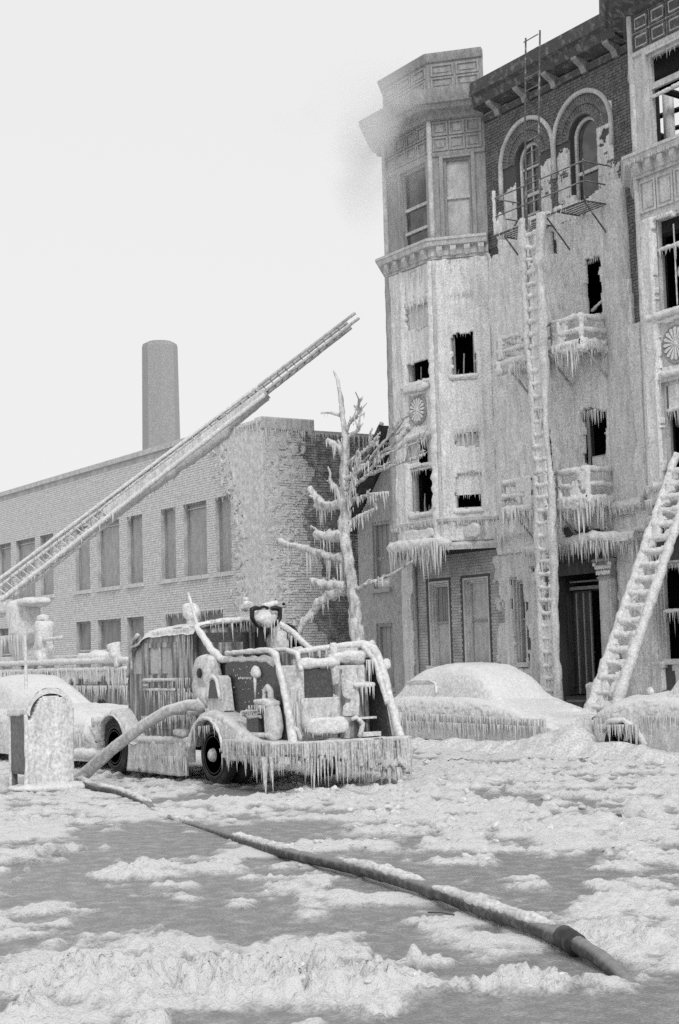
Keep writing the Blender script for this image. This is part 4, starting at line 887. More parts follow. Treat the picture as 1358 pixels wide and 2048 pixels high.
# fixed vertical ladder: iced up to the top balcony, bare iron from there past the cornice
vl = thing('fire_ladder', (-28.25, 23.85, .3), 'tall vertical fire ladder, thick with ice below and bare iron above, up past the cornice', 'ladder')
XL, XR, YL = -28.50, -28.0, 23.82
for x, dx in ((XL, .20), (XR, .24)):
    mb = MB(); mb.tube([(x+dx*.3, YL-.02, 12.0), (x+dx*.6, YL, 14.5), (x+dx+.02, YL+.05, 16.75)], [.03, .024, .022], 8); part('upper_rail', mb, IRON, vl)
    mb = MB(); zs = np.arange(.3, 12.3, .09); mb.tube([(x-.12*(z < 4)*0+(.05*vn(z*.9, x))+(-.10+.06*0)*(z > 9)*(x == XL), YL+.04*vn(z*1.3, x, 2), z) for z in zs], [.092+.03*vn(z*.7, x, 5)+.05*(z > 11)+.02*(z < 6) for z in zs], 10, .25); part('iced_rail', mb, ICEG, vl, 179)
ru = None; ri = None
for k in range(40):
    z = .55+k*.305
    if z < 12.0:
        mb = MB(); mb.tube([(XL+.02, YL, z+.02), (XL+.25, YL, z+random.uniform(-.02, .02)), (XR-.02, YL, z+.02)], [.075, .055, .075], 8, .4, sub=.05); part('iced_rung', mb, ICEW, vl, 179)
for k in range(15):
    z = 12.3+k*.31; t = sstep(12, 16.75, z); rm = MB().tube([(XL+.06+.14*t, YL, z), (XR+.07+.17*t, YL, z+.01)], .014, 6)
    if k not in (8, 9, 12): part('rung', rm, IRON, vl)
mb = MB()
for k in range(40):
    z = .55+k*.305
    if z < 12 and z > .5: mb.fringe([(XL, YL, z), (XR, YL, z)], .05, .24, 40, .02, .02)
part('icicles', mb, ICICLE, vl, 60, 'stuff')
mb = MB(); isheet(mb, frame_T(XL, YL, 1, 0), .05, .45, .5, 11.8, .045, lambda s, z: fbm(s*4, z*2.2, 7) > -.12-.30*((z > 6) & (z < 11.2)), .05, -.01, 2, back=.05); part('ice_web', mb, ICEW, vl, 179, 'stuff')

# leaning ladder at the right, iced all over
ld = thing('ladder', (-24.1, 21.8, .2), 'ice-crusted ladder leaning at an angle against the right-hand bay', 'ladder')
A, Bt = np.array([-24.53, 21.45, .05]), np.array([-23.93, 23.95, 5.95])
for o in (0, .74):
    mb = MB(); mb.tube([A+np.array([o, 0, 0]), Bt+np.array([o, 0, (0 if o == 0 else -.0)])], [.12, .085], 10, .3, o*9, sub=.07); part('rail', mb, ICE, ld, 179)
for k in range(19):
    t = .05+k*.049; p = A*(1-t)+Bt*t
    if p[2] > 5.55: break
    mb = MB(); mb.tube([p+np.array([.03, 0, 0]), p+np.array([.37, -.01, random.uniform(-.03, .02)]), p+np.array([.71, 0, 0])], [.085, .06, .085], 8, .4, k*3.0, sub=.05); part('rung', mb, ICE, ld, 179)
mb = MB(); wb = MB()
for k in range(19):
    t = .05+k*.049; p = A*(1-t)+Bt*t
    if p[2] > 5.55: break
    mb.fringe([p+np.array([.05, 0, -.02]), p+np.array([.7, 0, -.02])], .05, .2, 40, .02, .02)
    for sx in (.12, .62): wb.sbox(p+np.array([sx, .01, -.09]), (.09, .05, .12), .8, 10, .03, 9, k)
LL = float(np.linalg.norm(Bt-A)); DD = (Bt-A)/LL; NN = np.cross(np.array([1., 0, 0]), DD); NN = NN*(-1 if NN[1] > 0 else 1)
isheet(wb, lambda s, y, z: tuple(A+DD*z+np.array([s, 0, 0])-NN*y), .02, .72, .05*LL, .9*LL, .035, lambda s, z: ~((((z/LL-.05)/.049) % 1 > .28) & (((z/LL-.05)/.049) % 1 < .80) & (s > .24+.12*vn(z*7, 1)) & (s < .56+.12*vn(z*9, 5))), .06, .0, 4, 1.0, 8, back=.05)
part('icicles', mb, ICICLE, ld, 60, 'stuff'); part('ice_web', wb, ICE, ld, 179, 'stuff')

# ------------------------------------------------------------------ frozen street tree
tr = thing('frozen_tree', (-29.75, 19.5, .1), 'bare broken tree crusted with ice between the pumper and the brick building', 'tree')
TRK = [(-29.8, .1), (-29.80, .81), (-29.85, 2.11), (-29.97, 3.09), (-30.12, 3.91), (-30.30, 4.74), (-30.24, 5.44), (-30.24, 6.14), (-30.13, 6.84), (-30.25, 7.44), (-30.31, 7.93), (-30.42, 8.31), (-30.58, 8.55)]
mb = MB(); mb.tube([(x, 19.5, z) for x, z in TRK], [.24, .20, .165, .14, .125, .12, .115, .10, .08, .065, .05, .036, .02], 12, .28, sub=.07); part('trunk', mb, BARK, tr, 179)
BRN = {'a': ([(-30.31, 4.04), (-30.96, 4.18), (-31.63, 4.37), (-32.32, 4.52), (-32.84, 4.67)], .11, .07, -.3, .7), 'b': ([(-30.28, 3.4), (-30.88, 3.51), (-31.37, 3.6)], .13, .09, -.3, .3),
 'c': ([(-30.34, 3.34), (-30.89, 3.25), (-31.24, 2.97), (-31.6, 2.57), (-31.74, 2.16), (-32.21, 1.95)], .13, .07, -.7, .35), 'd': ([(-30.33, 4.57), (-30.82, 4.67), (-31.27, 4.68)], .13, .10, -.2, .55),
 'e': ([(-30.24, 5.38), (-30.68, 5.34), (-31.01, 5.4), (-31.23, 5.6), (-31.49, 5.84)], .10, .07, -.2, .3), 'f': ([(-30.9, 5.33), (-31.15, 5.36), (-31.4, 5.44)], .11, .07, -.1, .5), 'g': ([(-29.85, 3.34), (-29.18, 3.49), (-28.67, 3.59), (-28.27, 3.73), (-28.01, 3.86)], .05, .02, .3, 0),
 'h': ([(-30.28, 4.51), (-30.05, 4.95), (-29.51, 5.08), (-29.2, 5.16)], .045, .03, .2, .25), 'i': ([(-30.3, 4.98), (-30.19, 5.43), (-29.59, 5.51), (-29.02, 5.5)], .045, .03, .4, .35), 'j': ([(-30.21, 5.91), (-29.78, 6.09), (-29.13, 6.41), (-28.61, 6.63), (-28.24, 6.92)], .055, .02, .6, 0),
 'k': ([(-30.12, 5.66), (-29.57, 5.95), (-28.94, 6.1), (-28.43, 6.21), (-28.23, 6.3)], .045, .02, .9, .10), 'l': ([(-30.16, 6.96), (-29.93, 7.28), (-29.71, 7.36), (-29.66, 7.45), (-29.85, 7.6)], .04, .025, .1, .05), 'm': ([(-30.21, 6.85), (-29.77, 7.02), (-29.68, 7.18)], .045, .03, .2, .25),
 'n': ([(-30.35, 7.46), (-30.57, 7.54)], .05, .03, -.1, 0), 'o': ([(-30.18, 6.61), (-30.56, 6.78), (-30.78, 6.92)], .09, .05, -.1, .35), 'p': ([(-30.2, 6.26), (-29.54, 6.53), (-29.22, 6.71)], .045, .03, .3, .12), 'q': ([(-29.13, 6.41), (-28.7, 6.82), (-28.59, 7.03)], .03, .014, .4, 0),
 'r': ([(-28.61, 6.63), (-28.39, 7.0), (-28.29, 7.1)], .022, .012, .3, 0), 's': ([(-30.24, 5.44), (-30.55, 5.82), (-30.6, 5.95)], .07, .05, -.2, .4), 't': ([(-30.23, 5.61), (-30.42, 6.11), (-30.57, 6.3)], .06, .04, .2, .2), 'u': ([(-29.55, 6.15), (-29.1, 6.65), (-28.8, 6.85), (-28.45, 7.3)], .03, .014, .5, 0), 'v': ([(-29.4, 5.95), (-28.95, 6.35), (-28.5, 6.5), (-28.1, 6.6)], .03, .014, .8, 0),
 'w': ([(-30.1, 5.2), (-29.7, 5.75), (-29.35, 6.0), (-29.05, 6.25)], .04, .025, -.4, .2), 'x': ([(-29.2, 3.48), (-29.0, 3.45), (-28.75, 3.44)], .03, .02, .1, .1)}
ic = MB()
for key, (pts, ra, rb, dy, il) in BRN.items():
    n = len(pts); P = [(x, 19.5+dy*i/(n-1)+(.3*dy if key in 'qru' else 0), z) for i, (x, z) in enumerate(pts)]
    mb = MB(); mb.tube(P, [ra+(rb-ra)*i/(n-1) for i in range(n)], 9, .5, ord(key)*3.0, sub=.045)
    if key in 'jkqruvl':
        for i in range(1, n):
            for s in (1, -1):
                b = np.array(P[i])*.7+np.array(P[i-1])*.3; mb.tube([b, b+np.array([random.uniform(.05, .3), random.uniform(-.2, .2), random.uniform(.1, .35)])], [.02, .01], 6, .3, sub=.06)
    for q in range(9 if key in 'jkvupw' else 3 if key not in 'nlqr' else 1):
        i = random.randint(1, n-1); f = random.random(); b = np.array(P[i])*f+np.array(P[i-1])*(1-f); sg = 1 if P[-1][0] > P[0][0] else -1
        L_ = random.uniform(.12, .42); m_ = b+np.array([sg*random.uniform(.2, .6)*L_, random.uniform(-.5, .5)*L_, random.uniform(-.1, .7)*L_]); e_ = m_+np.array([sg*random.uniform(.0, .5)*L_, random.uniform(-.4, .4)*L_, random.uniform(-.1, .5)*L_])
        mb.tube([b, m_, e_], [.034, .026, .012], 6, .4, q*7.0, sub=.05)
        if key not in 'gqrlj': ic.fringe([b, m_, e_], .02, random.uniform(.08, .3), 26, .014, .02)
    part('branch', mb, TWIG if key in 'gjkqruvl' else BARK, tr, 179)
    if il:
        ic.fringe(P, .02, il, 40, .02, .035, clump=4.5, gap=.25); ic.fringe(P, .04, il*.5, 16, .024, .05)
part('icicles', ic, ICICLE, tr, 60, 'stuff')
# a second young tree top seen past the house roof is part of the same crown's far limb

# ------------------------------------------------------------------ wheels
def wheel(parent, cx, y0, cz, R, W, side=-1, name='wheel'):
    """axis along Y; outer face at y0, body extends inwards (towards -side)"""
    d = -side
    prof = [(R*.60, .02*d), (R*.72, 0), (R*.88, .01*d), (R*.97, .045*d), (R, .09*d), (R, (W-.08)*d), (R*.95, (W-.03)*d), (R*.6, W*d)]
    wh = part('wheel', MB().lathe(prof, 'y', (cx, y0, cz), 36), RUB, parent, 40)
    part('tyre_rib', MB().lathe([(R*.80, .004*d), (R*.82, -.012*d), (R*.84, .004*d)], 'y', (cx, y0, cz), 36), RUB, wh, 60)
    part('rim', MB().lathe([(R*.61, .015*d), (R*.63, .0), (R*.6, .0), (R*.56, .05*d), (R*.5, .12*d), (R*.28, .10*d), (.001, .10*d)], 'y', (cx, y0, cz), 32), RIM, wh, 40)
    part('hub_cap', MB().lathe([(R*.25, .10*d), (R*.24, .02*d), (R*.20, -.04*d), (R*.1, -.07*d), (.001, -.075*d)], 'y', (cx, y0, cz), 24), HUB, wh, 60)
    return wh
def fender(mb, cx, y0, y1, cz, R, a0=-8, a1=188, th=.05, flare=.0, n=26, amp=.02, seed=0.0):
    A = np.radians(np.linspace(a0, a1, n)); ys = np.linspace(y0, y1, 9); P = []
    for a in A:
        row = [((cx+(R-.09)*math.cos(a)), y0+.0, cz+(R-.09)*math.sin(a))]
        for k, y in enumerate(ys):
            t = k/8; r = R+th*math.sin(min(1, t*3)*math.pi/2)-.04*t*t+amp*float(vn(a*3+seed, y*6, seed)); row.append((cx+r*math.cos(a), y, cz+r*math.sin(a)))
        row.append((cx+(R-.08)*math.cos(a), y1, cz+(R-.08)*math.sin(a))); P.append(row)
    mb.grid(np.array(P))

def pontoon(name, parent, m, xs, top, cx, cz, R, low, yo, yi, seed, sgn=1):
    P = []
    for x in xs:
        dx = x-cx; zl = cz+math.sqrt(max(0, R*R-dx*dx)) if abs(dx) < R else low
        zl = max(low, zl); zt = max(top(x), zl+.03); row = [(x, yo+sgn*.10, zl), (x, yo+sgn*.03, zl-.01)]
        for q in np.linspace(0, 1, 8): row.append((x, yo+sgn*(.012-.03*math.sin(q*math.pi)), zl+(zt-.09-zl)*q))
        for a in np.radians(np.linspace(10, 90, 7)): row.append((x, yo+sgn*(.10-.10*math.cos(a)+.012), zt-.09+.09*math.sin(a)))
        row.append((x, yi, zt+.01)); P.append(row)
    P = np.array(P); n_ = .016*vn(P[..., 0]*5+seed, P[..., 1]*5, P[..., 2]*5)+.010*vn(P[..., 0]*15+seed, P[..., 1]*15, P[..., 2]*15); P[..., 1] -= sgn*n_; P[..., 2] += n_*.7
    mb = MB(); mb.grid(P); mb.add(P[0], [tuple(range(P.shape[1]))]); mb.add(P[-1], [tuple(range(P.shape[1]))]); return part(name, mb, m, parent, 50)
# ------------------------------------------------------------------ pumper fire engine (heading -X, its left side to the viewer)
fe = thing('fire_engine', (-21, 11.5, 0), 'ice-laden open-bodied pumper fire engine with deck gun, the only truck with its rear to us', 'fire engine')
# cab
prof = [(-23.22, .62), (-23.30, 1.0), (-23.30, 1.50), (-23.2, 1.62), (-23.03, 1.96), (-22.86, 2.12), (-22.5, 2.26), (-21.6, 2.35), (-20.98, 2.35), (-20.93, 2.28), (-20.93, .62)]
ysl = [(10.72, .0), (10.74, .05), (10.86, .10), (11.1, .125), (11.6, .14), (12.1, .125), (12.34, .10), (12.46, .05), (12.48, 0)]
mb = MB(); P = []
for y, up in ysl:
    P.append([(x, y, z+(up-.1)*(1 if z > 2.05 else 0)) for x, z in prof])
P = np.array(P); mb.grid(P); n = len(prof)
mb.add([tuple(p) for p in P[-1]], [tuple(range(n))])
# near side with openings for the quarter light and the door
part('cab', mb, PAINTI, fe, 40)
TD = frame_T(0, 10.71, 1, 0)
mb = MB(); wall_cells(mb, -23.2, -20.93, .62, 2.2, [(-23.08, -22.74, 1.6, 2.05), (-22.44, -21.66, 1.6, 2.0)], .05, TD); part('cab_side', mb, PAINTI, fe)
mb = MB(); mb.box(-23.08, -22.74, 10.75, 10.77, 1.6, 2.05); part('quarter_light', mb, FROSTP, fe)
dr = MB(); dr.box(-22.6, -21.5, 10.692, 10.708, .74, 1.58)
for q in ((-22.6, -22.45, 1.582, 2.08), (-21.65, -21.5, 1.582, 2.08), (-22.448, -21.652, 2.002, 2.08)): dr.box(q[0], q[1], 10.692, 10.708, q[2], q[3])
do = part('door', dr, PAINTI, fe)
part('door_window', MB().box(-22.44, -21.66, 10.72, 10.74, 1.6, 2.0), FROSTP, do)
mb = MB(); mb.tube([(-22.05, 10.70, 1.6), (-22.05, 10.70, 2.0)], .02, 6, .3, sub=.08); mb.tube([(-22.6, 10.67, 1.5), (-21.5, 10.67, 1.5)], .03, 8, .4, sub=.05); mb.tube([(-22.6, 10.68, 1.35), (-21.5, 10.68, 1.35)], .022, 8, .4, sub=.05); part('door_moulding', mb, ICEG, do, 179)
part('door_handle', MB().tube([(-22.5, 10.62, 1.42), (-22.36, 10.62, 1.42)], .02, 6), HUB, do)
mb = MB(); mb.tube([(-23.3, 10.72, 1.55), (-23.05, 10.70, 2.12), (-22.85, 10.70, 2.22)], .035, 8, .3, sub=.06); mb.tube([(-23.1, 10.70, 1.62), (-23.1, 10.69, 2.02), (-22.74, 10.69, 2.08)], .022, 6, .3, sub=.06); part('windscreen_pillar', mb, IRONI, fe, 179)
part('windscreen', MB().add([(-23.245, 10.85, 1.66), (-23.06, 10.85, 1.96), (-23.06, 12.35, 1.96), (-23.245, 12.35, 1.66)], [(0, 1, 2, 3)]), FROSTP, fe)
mb = MB(); P = []
for x in np.linspace(-22.98, -20.83, 44):
    row = []
    for t in np.linspace(0, 1, 30):
        y = 10.66+1.84*t; e = math.sin(math.pi*t); zb = 2.30+.08*e**.4-.24*max(0, (-22.3-x)/.72)**2
        row.append((x, y, zb-.12*(1-e**.25)-.06*max(0, (-22.85-x)/.15)**2+.018*float(vn(x*4, y*4))+.008*float(vn(x*13, y*13))))
    P.append(row)
mb.grid(np.array(P)); part('roof_ice', mb, ICE, fe, 179)
mb = MB()
mb.fringe([(-22.3, 10.68, 2.22), (-20.95, 10.68, 2.26)], .02, .10, 30, .010, .01); mb.fringe([(-22.6, 10.67, 1.5), (-21.0, 10.68, 1.5)], .05, .3, 26, .011, .012); mb.fringe([(-22.6, 10.67, 1.34), (-21.0, 10.68, 1.34)], .1, .5, 26, .011, .012); mb.fringe([(-21.4, 10.69, 2.2), (-20.95, 10.69, 2.2)], .1, .9, 40, .012, .01)
mb.fringe([(-22.7, 10.66, .9), (-20.9, 10.66, .95)], .1, .34, 46, .016, .02); part('cab_icicles', mb, ICEG, fe, 60, 'stuff')
part('roof_light', MB().sbox((-23.0+.55, 11.45, 2.58), (.14, .14, .15), .95, 16, .02, 9), ICE, fe, 179); part('light_stand', MB().tube([(-22.45, 11.45, 2.3), (-22.45, 11.45, 2.48)], [.07, .05], 10, .2), ICEG, fe, 179)
part('roof_pike', MB().tube([(-21.05, 10.85, 2.30), (-21.28, 10.82, 2.82)], [.026, .02], 8, .25, sub=.06), ICE, fe, 179)
# front fender, running board, rear fender
ftop = lambda x: .42+.62*math.sqrt(max(0, 1-((x+23.36)/.66)**2)) if x < -23.3 else 1.04-.46*float(sstep(-23.3, -22.45, x))
pontoon('front_fender', fe, ICEG, np.linspace(-24.0, -22.45, 60), ftop, -23.38, .43, .50, .50, 10.44, 10.95, 2.0)
mb = MB(); mb.box(-22.9, -20.75, 10.48, 10.95, .52, .58); rb = part('running_board', mb, IRONI, fe)
mb = MB(); mb.tube([(-22.9, 10.5, .57), (-20.7, 10.5, .60)], .06, 8, .4, sub=.06); isheet(mb, frame_T(0, 10.49, 1, 0), -22.75, -20.72, .08, .58, .04, lambda s, z: z > .10+.14*vn(s*3, 2)-.1*(s < -21)+.2*(s > -20.95), .06, .0, 3, back=.12); mb.sbox((-20.95, 10.5, .72), (.16, .1, .05), .6, 12, .02); part('ice_skirt', mb, ICEG, rb, 179)
mb = MB(); mb.fringe([(-22.6, 10.45, .3), (-20.7, 10.45, .35)], .05, .3, 40, .016, .02); part('icicles', mb, ICICLE, rb, 60, 'stuff')
rtop = lambda x: .43+.64*math.sqrt(max(0, 1-((x+19.93)/.68)**2)) if x < -19.93 else 1.07-.40*float(sstep(-19.93, -18.25, x))
rfd = pontoon('rear_fender', fe, ICEG, np.linspace(-20.6, -17.98, 90), rtop, -19.93, .43, .51, .50, 10.38, 10.74, 5.0)
mb = MB(); mb.tube([(-19.93+.53*math.cos(a), 10.37, .43+.53*math.sin(a)) for a in np.radians(np.linspace(8, 172, 24))], .03, 8, .35, sub=.05); part('fender_lip', mb, ICE, rfd, 179)
mb = MB(); mb.fringe([(-19.42, 10.36, .52), (-18.0, 10.34, .52)], .05, .26, 46, .014); mb.fringe([(-20.3, 10.36, .80), (-19.6, 10.36, .84)], .04, .22, 22, .012, .02); part('icicles', mb, ICICLE, rfd, 60, 'stuff')
for x in (-23.38,): wheel(fe, x, 10.50, .43, .43, .22)
wheel(fe, -19.92, 10.48, .43, .43, .22); wheel(fe, -19.92, 10.76, .43, .43, .22)
wheel(fe, -19.92, 12.5, .43, .43, .22, 1); wheel(fe, -23.38, 12.5, .43, .43, .22, 1)
mb = MB(); mb.box(-24.0, -18.5, 11.0, 12.2, .42, .60); mb.box(-24.05, -23.5, 10.75, 12.45, .5, .62); part('chassis', mb, BLACK, fe)
mb = MB(); fender(mb, -23.38, 12.05, 12.52, .42, .60, -4, 176, seed=3); fender(mb, -19.92, 12.05, 12.52, .43, .58, 10, 176, seed=4); part('far_fenders', mb, ICE, fe, 179)
# rear body: side panel, bed, inner bulkheads
mb = MB(); mb.prism([(-19.95, .95), (-19.2, .62), (-18.2, .62), (-18.28, .95), (-18.40, 1.45), (-18.52, 1.70), (-18.7, 1.76), (-19.86, 1.76), (-19.95, 1.7)], 10.72, 10.76); part('side_panel', mb, PAINT, fe)
mb = MB(); mb.prism([(-19.95, .95), (-19.2, .62), (-18.2, .62), (-18.28, .95), (-18.40, 1.45), (-18.52, 1.70), (-18.7, 1.76), (-19.86, 1.76), (-19.95, 1.7)], 12.38, 12.42); part('side_panel', mb, PAINT, fe)
mb = MB(); mb.tube([(-19.85, 10.74, 1.78), (-18.75, 10.74, 1.78), (-18.52, 10.73, 1.70)], .045, 8, .35, sub=.06); part('panel_rim', mb, ICE, fe, 179)
mb = MB(); mb.box(-20.9, -18.75, 10.78, 12.36, .62, 1.30); part('hose_bed', mb, PAINT, fe)
part('cab_back', MB().box(-20.92, -20.88, 10.8, 12.4, 1.2, 2.2), PAINT, fe)
mb = MB(); mb.box(-20.86, -20.82, 10.9, 11.5, 1.5, 2.05); mb.box(-20.86, -20.80, 11.62, 11.7, 1.3, 2.2); part('bulkhead_locker', mb, PAINTI, fe)
mb = MB(); mb.sbox((-20.6, 12.02, 1.88), (.15, .16, .30), .6, 18, .06, 6); mb.sbox((-20.3, 12.15, 1.82), (.12, .1, .14), .7, 14, .05, 8); part('iced_gear', mb, ICEG, fe, 179)
# windscreen hoop behind the cab and the coaming that sweeps down from it
mb = MB(); mb.tube([(-20.90, 10.74, 2.30), (-20.88, 11.2, 2.37), (-20.88, 11.8, 2.40), (-20.8, 12.1, 2.34), (-20.65, 12.3, 2.16), (-20.45, 12.42, 1.95), (-20.2, 12.44, 1.86)], [.045, .05, .055, .06, .055, .05, .04], 10, .3, sub=.05)
mb.tube([(-20.90, 10.74, 2.30), (-20.74, 10.72, 2.22), (-20.4, 10.71, 1.98), (-20.05, 10.72, 1.80), (-19.84, 10.74, 1.78)], [.045, .055, .06, .055, .04], 10, .3, sub=.05); part('coaming_rail', mb, ICE, fe, 179)
part('inner_coaming', MB().prism([(-20.9, 2.25), (-20.72, 2.18), (-20.38, 1.93), (-20.05, 1.76), (-19.9, 1.7), (-19.9, 1.1), (-20.9, 1.1)], 10.78, 10.81), PAINT, fe)
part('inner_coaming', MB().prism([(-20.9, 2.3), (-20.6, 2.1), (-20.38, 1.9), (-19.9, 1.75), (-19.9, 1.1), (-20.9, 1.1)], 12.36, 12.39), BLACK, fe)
mb = MB(); mb.fringe([(-20.86, 10.9, 2.36), (-20.86, 11.75, 2.40)], .1, .36, 40, .014, .02); mb.fringe([(-20.8, 11.9, 2.36), (-20.5, 12.35, 2.0)], .08, .34, 30, .014, .02); mb.fringe([(-20.4, 12.0, 1.76), (-20.1, 12.3, 1.74)], .05, .2, 30, .012, .02); part('hoop_icicles', mb, ICICLE, fe, 60, 'stuff')
# pump panel: iced intake, step lamp, fittings
mb = MB(); mb.sbox((-20.42, 10.66, 1.52), (.36, .13, .36), .75, 24, .035, 5, 3); mb.sbox((-20.36, 10.60, 1.62), (.22, .1, .24), .9, 18, .03, 6); mb.tube([(-20.5, 10.58, 1.3), (-20.1, 10.58, 1.22)], .12, 10, .3, sub=.06); part('pump_intake', mb, ICEG, fe, 179)
part('intake_port', MB().lathe([(.075, 0), (.07, -.015), (.05, -.02), (.001, -.02)], 'y', (-20.33, 10.50, 1.60), 16), BLACK, fe, 60)
mb = MB(); mb.prism([(-20.12, 1.06), (-19.62, 1.06), (-19.72, 1.52), (-19.8, 1.56), (-19.96, 1.56), (-20.04, 1.5)], 10.50, 10.68); sl = part('step_lamp', mb, ICEG, fe)
part('lamp_face', MB().prism([(-20.02, 1.24), (-19.74, 1.24), (-19.8, 1.48), (-19.96, 1.48)], 10.47, 10.5), PAINT, sl); mb = MB(); mb.tube([(-20.06, 10.49, 1.22), (-19.98, 10.48, 1.5), (-19.88, 10.48, 1.55), (-19.78, 10.48, 1.5), (-19.70, 10.49, 1.22)], .03, 8, .3, sub=.05); part('lamp_rim', mb, ICE, sl, 179)
mb = MB(); mb.fringe([(-20.2, 10.5, 1.06), (-19.6, 10.5, 1.06)], .06, .16, 40, .013, .02); mb.fringe([(-20.8, 10.55, 1.3), (-20.3, 10.55, 1.2)], .06, .3, 40, .014, .04); mb.fringe([(-20.75, 10.5, .95), (-20.45, 10.5, .95)], .05, .2, 40, .012, .03); part('pump_icicles', mb, ICICLE, fe, 60, 'stuff')
mb = MB()
for k in range(12): mb.sbox((-20.75+random.uniform(0, .55), 10.6+random.uniform(-.06, .05), .88+random.uniform(0, .45)), (.05, .05, .05), .9, 8, .02, 20, k)
mb.tube([(-20.8, 10.56, 1.0), (-20.3, 10.56, 1.02)], .05, 8, .3, sub=.05); mb.box(-20.9, -20.1, 10.62, 10.75, .62, 1.2); part('pump_valves', mb, IRONI, fe, 179)
mb = MB(); mb.sbox((-18.98, 10.68, 1.6), (.1, .06, .1), .9, 14, .02, 9); mb.tube([(-18.97, 10.66, 1.55), (-18.98, 10.66, 1.2)], [.03, .006], 6); part('side_lamp', mb, ICE, fe, 179)
# grab rails
mb = MB(); mb.tube([(-19.82, 10.68, 1.88), (-18.6, 10.68, 1.90), (-18.42, 10.68, 1.84), (-18.3, 10.68, 1.6), (-18.08, 10.68, .95), (-18.0, 10.68, .62)], [.032, .036, .04, .048, .052, .055], 10, .3, sub=.05)
mb.tube([(-18.45, 10.72, 1.7), (-18.24, 10.72, 1.2), (-18.1, 10.72, .7)], [.035, .042, .045], 8, .35, sub=.05); part('grab_rail', mb, ICE, fe, 179)
mb = MB(); mb.tube([(-19.8, 11.05, 1.88), (-18.75, 11.05, 1.90), (-18.5, 11.08, 1.84), (-18.42, 11.08, 1.6)], .04, 8, .3, sub=.05); part('grab_rail', mb, ICE, fe, 179)
mb = MB(); mb.tube([(-18.9, 11.3, 1.86), (-18.62, 11.95, 1.95), (-18.58, 12.2, 1.96), (-18.52, 12.36, 1.88), (-18.4, 12.42, 1.6), (-18.2, 12.42, 1.1), (-18.0, 12.42, .62)], [.04, .045, .05, .062, .066, .062, .06], 10, .28, sub=.05); mb.tube([(-18.55, 12.2, 1.93), (-18.46, 12.34, 1.7), (-18.2, 12.36, 1.1)], .04, 8, .3, sub=.05); mb.tube([(-19.6, 12.4, 1.86), (-18.6, 12.4, 1.96)], .05, 8, .3, sub=.05); mb.sbox((-18.42, 12.5, 1.66), (.06, .07, .08), .9, 12, .02, 9); part('rear_rail', mb, ICE, fe, 179)
# rear compartments
mb = MB(); mb.box(-18.75, -18.58, 11.10, 11.22, .64, 1.6); mb.box(-18.75, -18.56, 11.16, 11.74, .64, 1.16); part('rear_bulkhead', mb, ICEG, fe)
part('rear_locker_door', MB().box(-18.66, -18.62, 11.2, 11.74, 1.18, 1.62), PAINT, fe)
mb = MB(); isheet(mb, frame_T(-18.57, 11.1, 0, 1), 0, .64, .7, 1.22, .03, lambda s, z: np.ones_like(s, bool), .10, .01, 3, .6, 8, back=.08); isheet(mb, frame_T(-18.57, 10.78, 0, 1), 0, .40, .7, 1.68, .03, lambda s, z: np.ones_like(s, bool), .10, .01, 8, .6, 8, back=.08); part('iced_lockers', mb, ICEG, fe, 179)
mb = MB(); mb.lathe([(.34, 0), (.34, .96), (.32, 1.0), (.001, 1.0)], 'z', (-18.78, 12.02, .64), 32); part('tank', mb, PAINTI, fe, 60)
mb = MB()
P = []
for z in np.linspace(.95, 1.66, 24):
    row = []
    for a in np.radians(np.linspace(-130, 22-22*(z < 1.35), 22)): r = .355+.03*float(vn(a*4, z*6, 2)); row.append((-18.78+r*math.cos(a), 12.02+r*math.sin(a), z))
    P.append(row)
mb.grid(np.array(P)); part('tank_ice', mb, ICEG, fe, 179)
mb = MB(); mb.tube([(-18.62, 11.08, 1.70), (-18.6, 11.8, 1.71)], .075, 10, .3, sub=.05); mb.tube([(-18.6, 11.74, 1.70), (-18.62, 11.74, 1.98)], .05, 8, .3, sub=.05); mb.sbox((-18.7, 12.0, 1.76), (.2, .3, .09), .6, 16, .05, 7); mb.sbox((-18.9, 12.05, 1.84), (.1, .26, .12), .7, 14, .05, 7); part('rear_crossbar', mb, ICE, fe, 179)
part('bed_back', MB().box(-19.2, -19.15, 11.1, 11.8, 1.3, 1.86), PAINTI, fe)
mb = MB(); mb.sbox((-18.42, 11.45, .84), (.12, .36, .12), .6, 18, .03, 7); part('iced_roll', mb, ICE, fe, 179)
mb = MB(); mb.tube([(-18.40, 12.0, .66), (-18.34, 12.03, .84), (-18.36, 11.93, .93), (-18.38, 11.86, .9)], .035, 8, .3, sub=.04); mb.tube([(-18.38, 11.02, .66), (-18.36, 10.96, .8), (-18.36, 10.88, .84), (-18.38, 10.8, .76)], .035, 8, .3, sub=.04); part('hand_hook', mb, ICE, fe, 179)
mb = MB(); mb.box(-18.46, -18.36, 11.96, 12.22, 1.36, 1.40); mb.sbox((-18.42, 12.1, 1.38), (.08, .18, .04), .6, 12, .02); part('bracket_shelf', mb, ICE, fe, 179); part('shelf_bar', MB().box(-18.46, -18.4, 12.02, 12.3, .9, .93), ICE, fe); part('foot_rest', MB().box(-18.4, -18.3, 12.0, 12.3, .66, .72), ICE, fe)
mb = MB(); mb.fringe([(-18.36, 11.95, 1.36), (-18.36, 12.22, 1.36)], .1, .34, 60, .012, .02); mb.fringe([(-18.56, 11.2, 1.0), (-18.56, 11.74, 1.0)], .06, .22, 40, .016, .01); mb.fringe([(-18.36, 11.12, .8), (-18.36, 11.8, .8)], .05, .16, 40, .016, .03); mb.fringe([(-18.6, 11.15, 1.66), (-18.6, 11.75, 1.66)], .03, .12, 24, .012, .02)
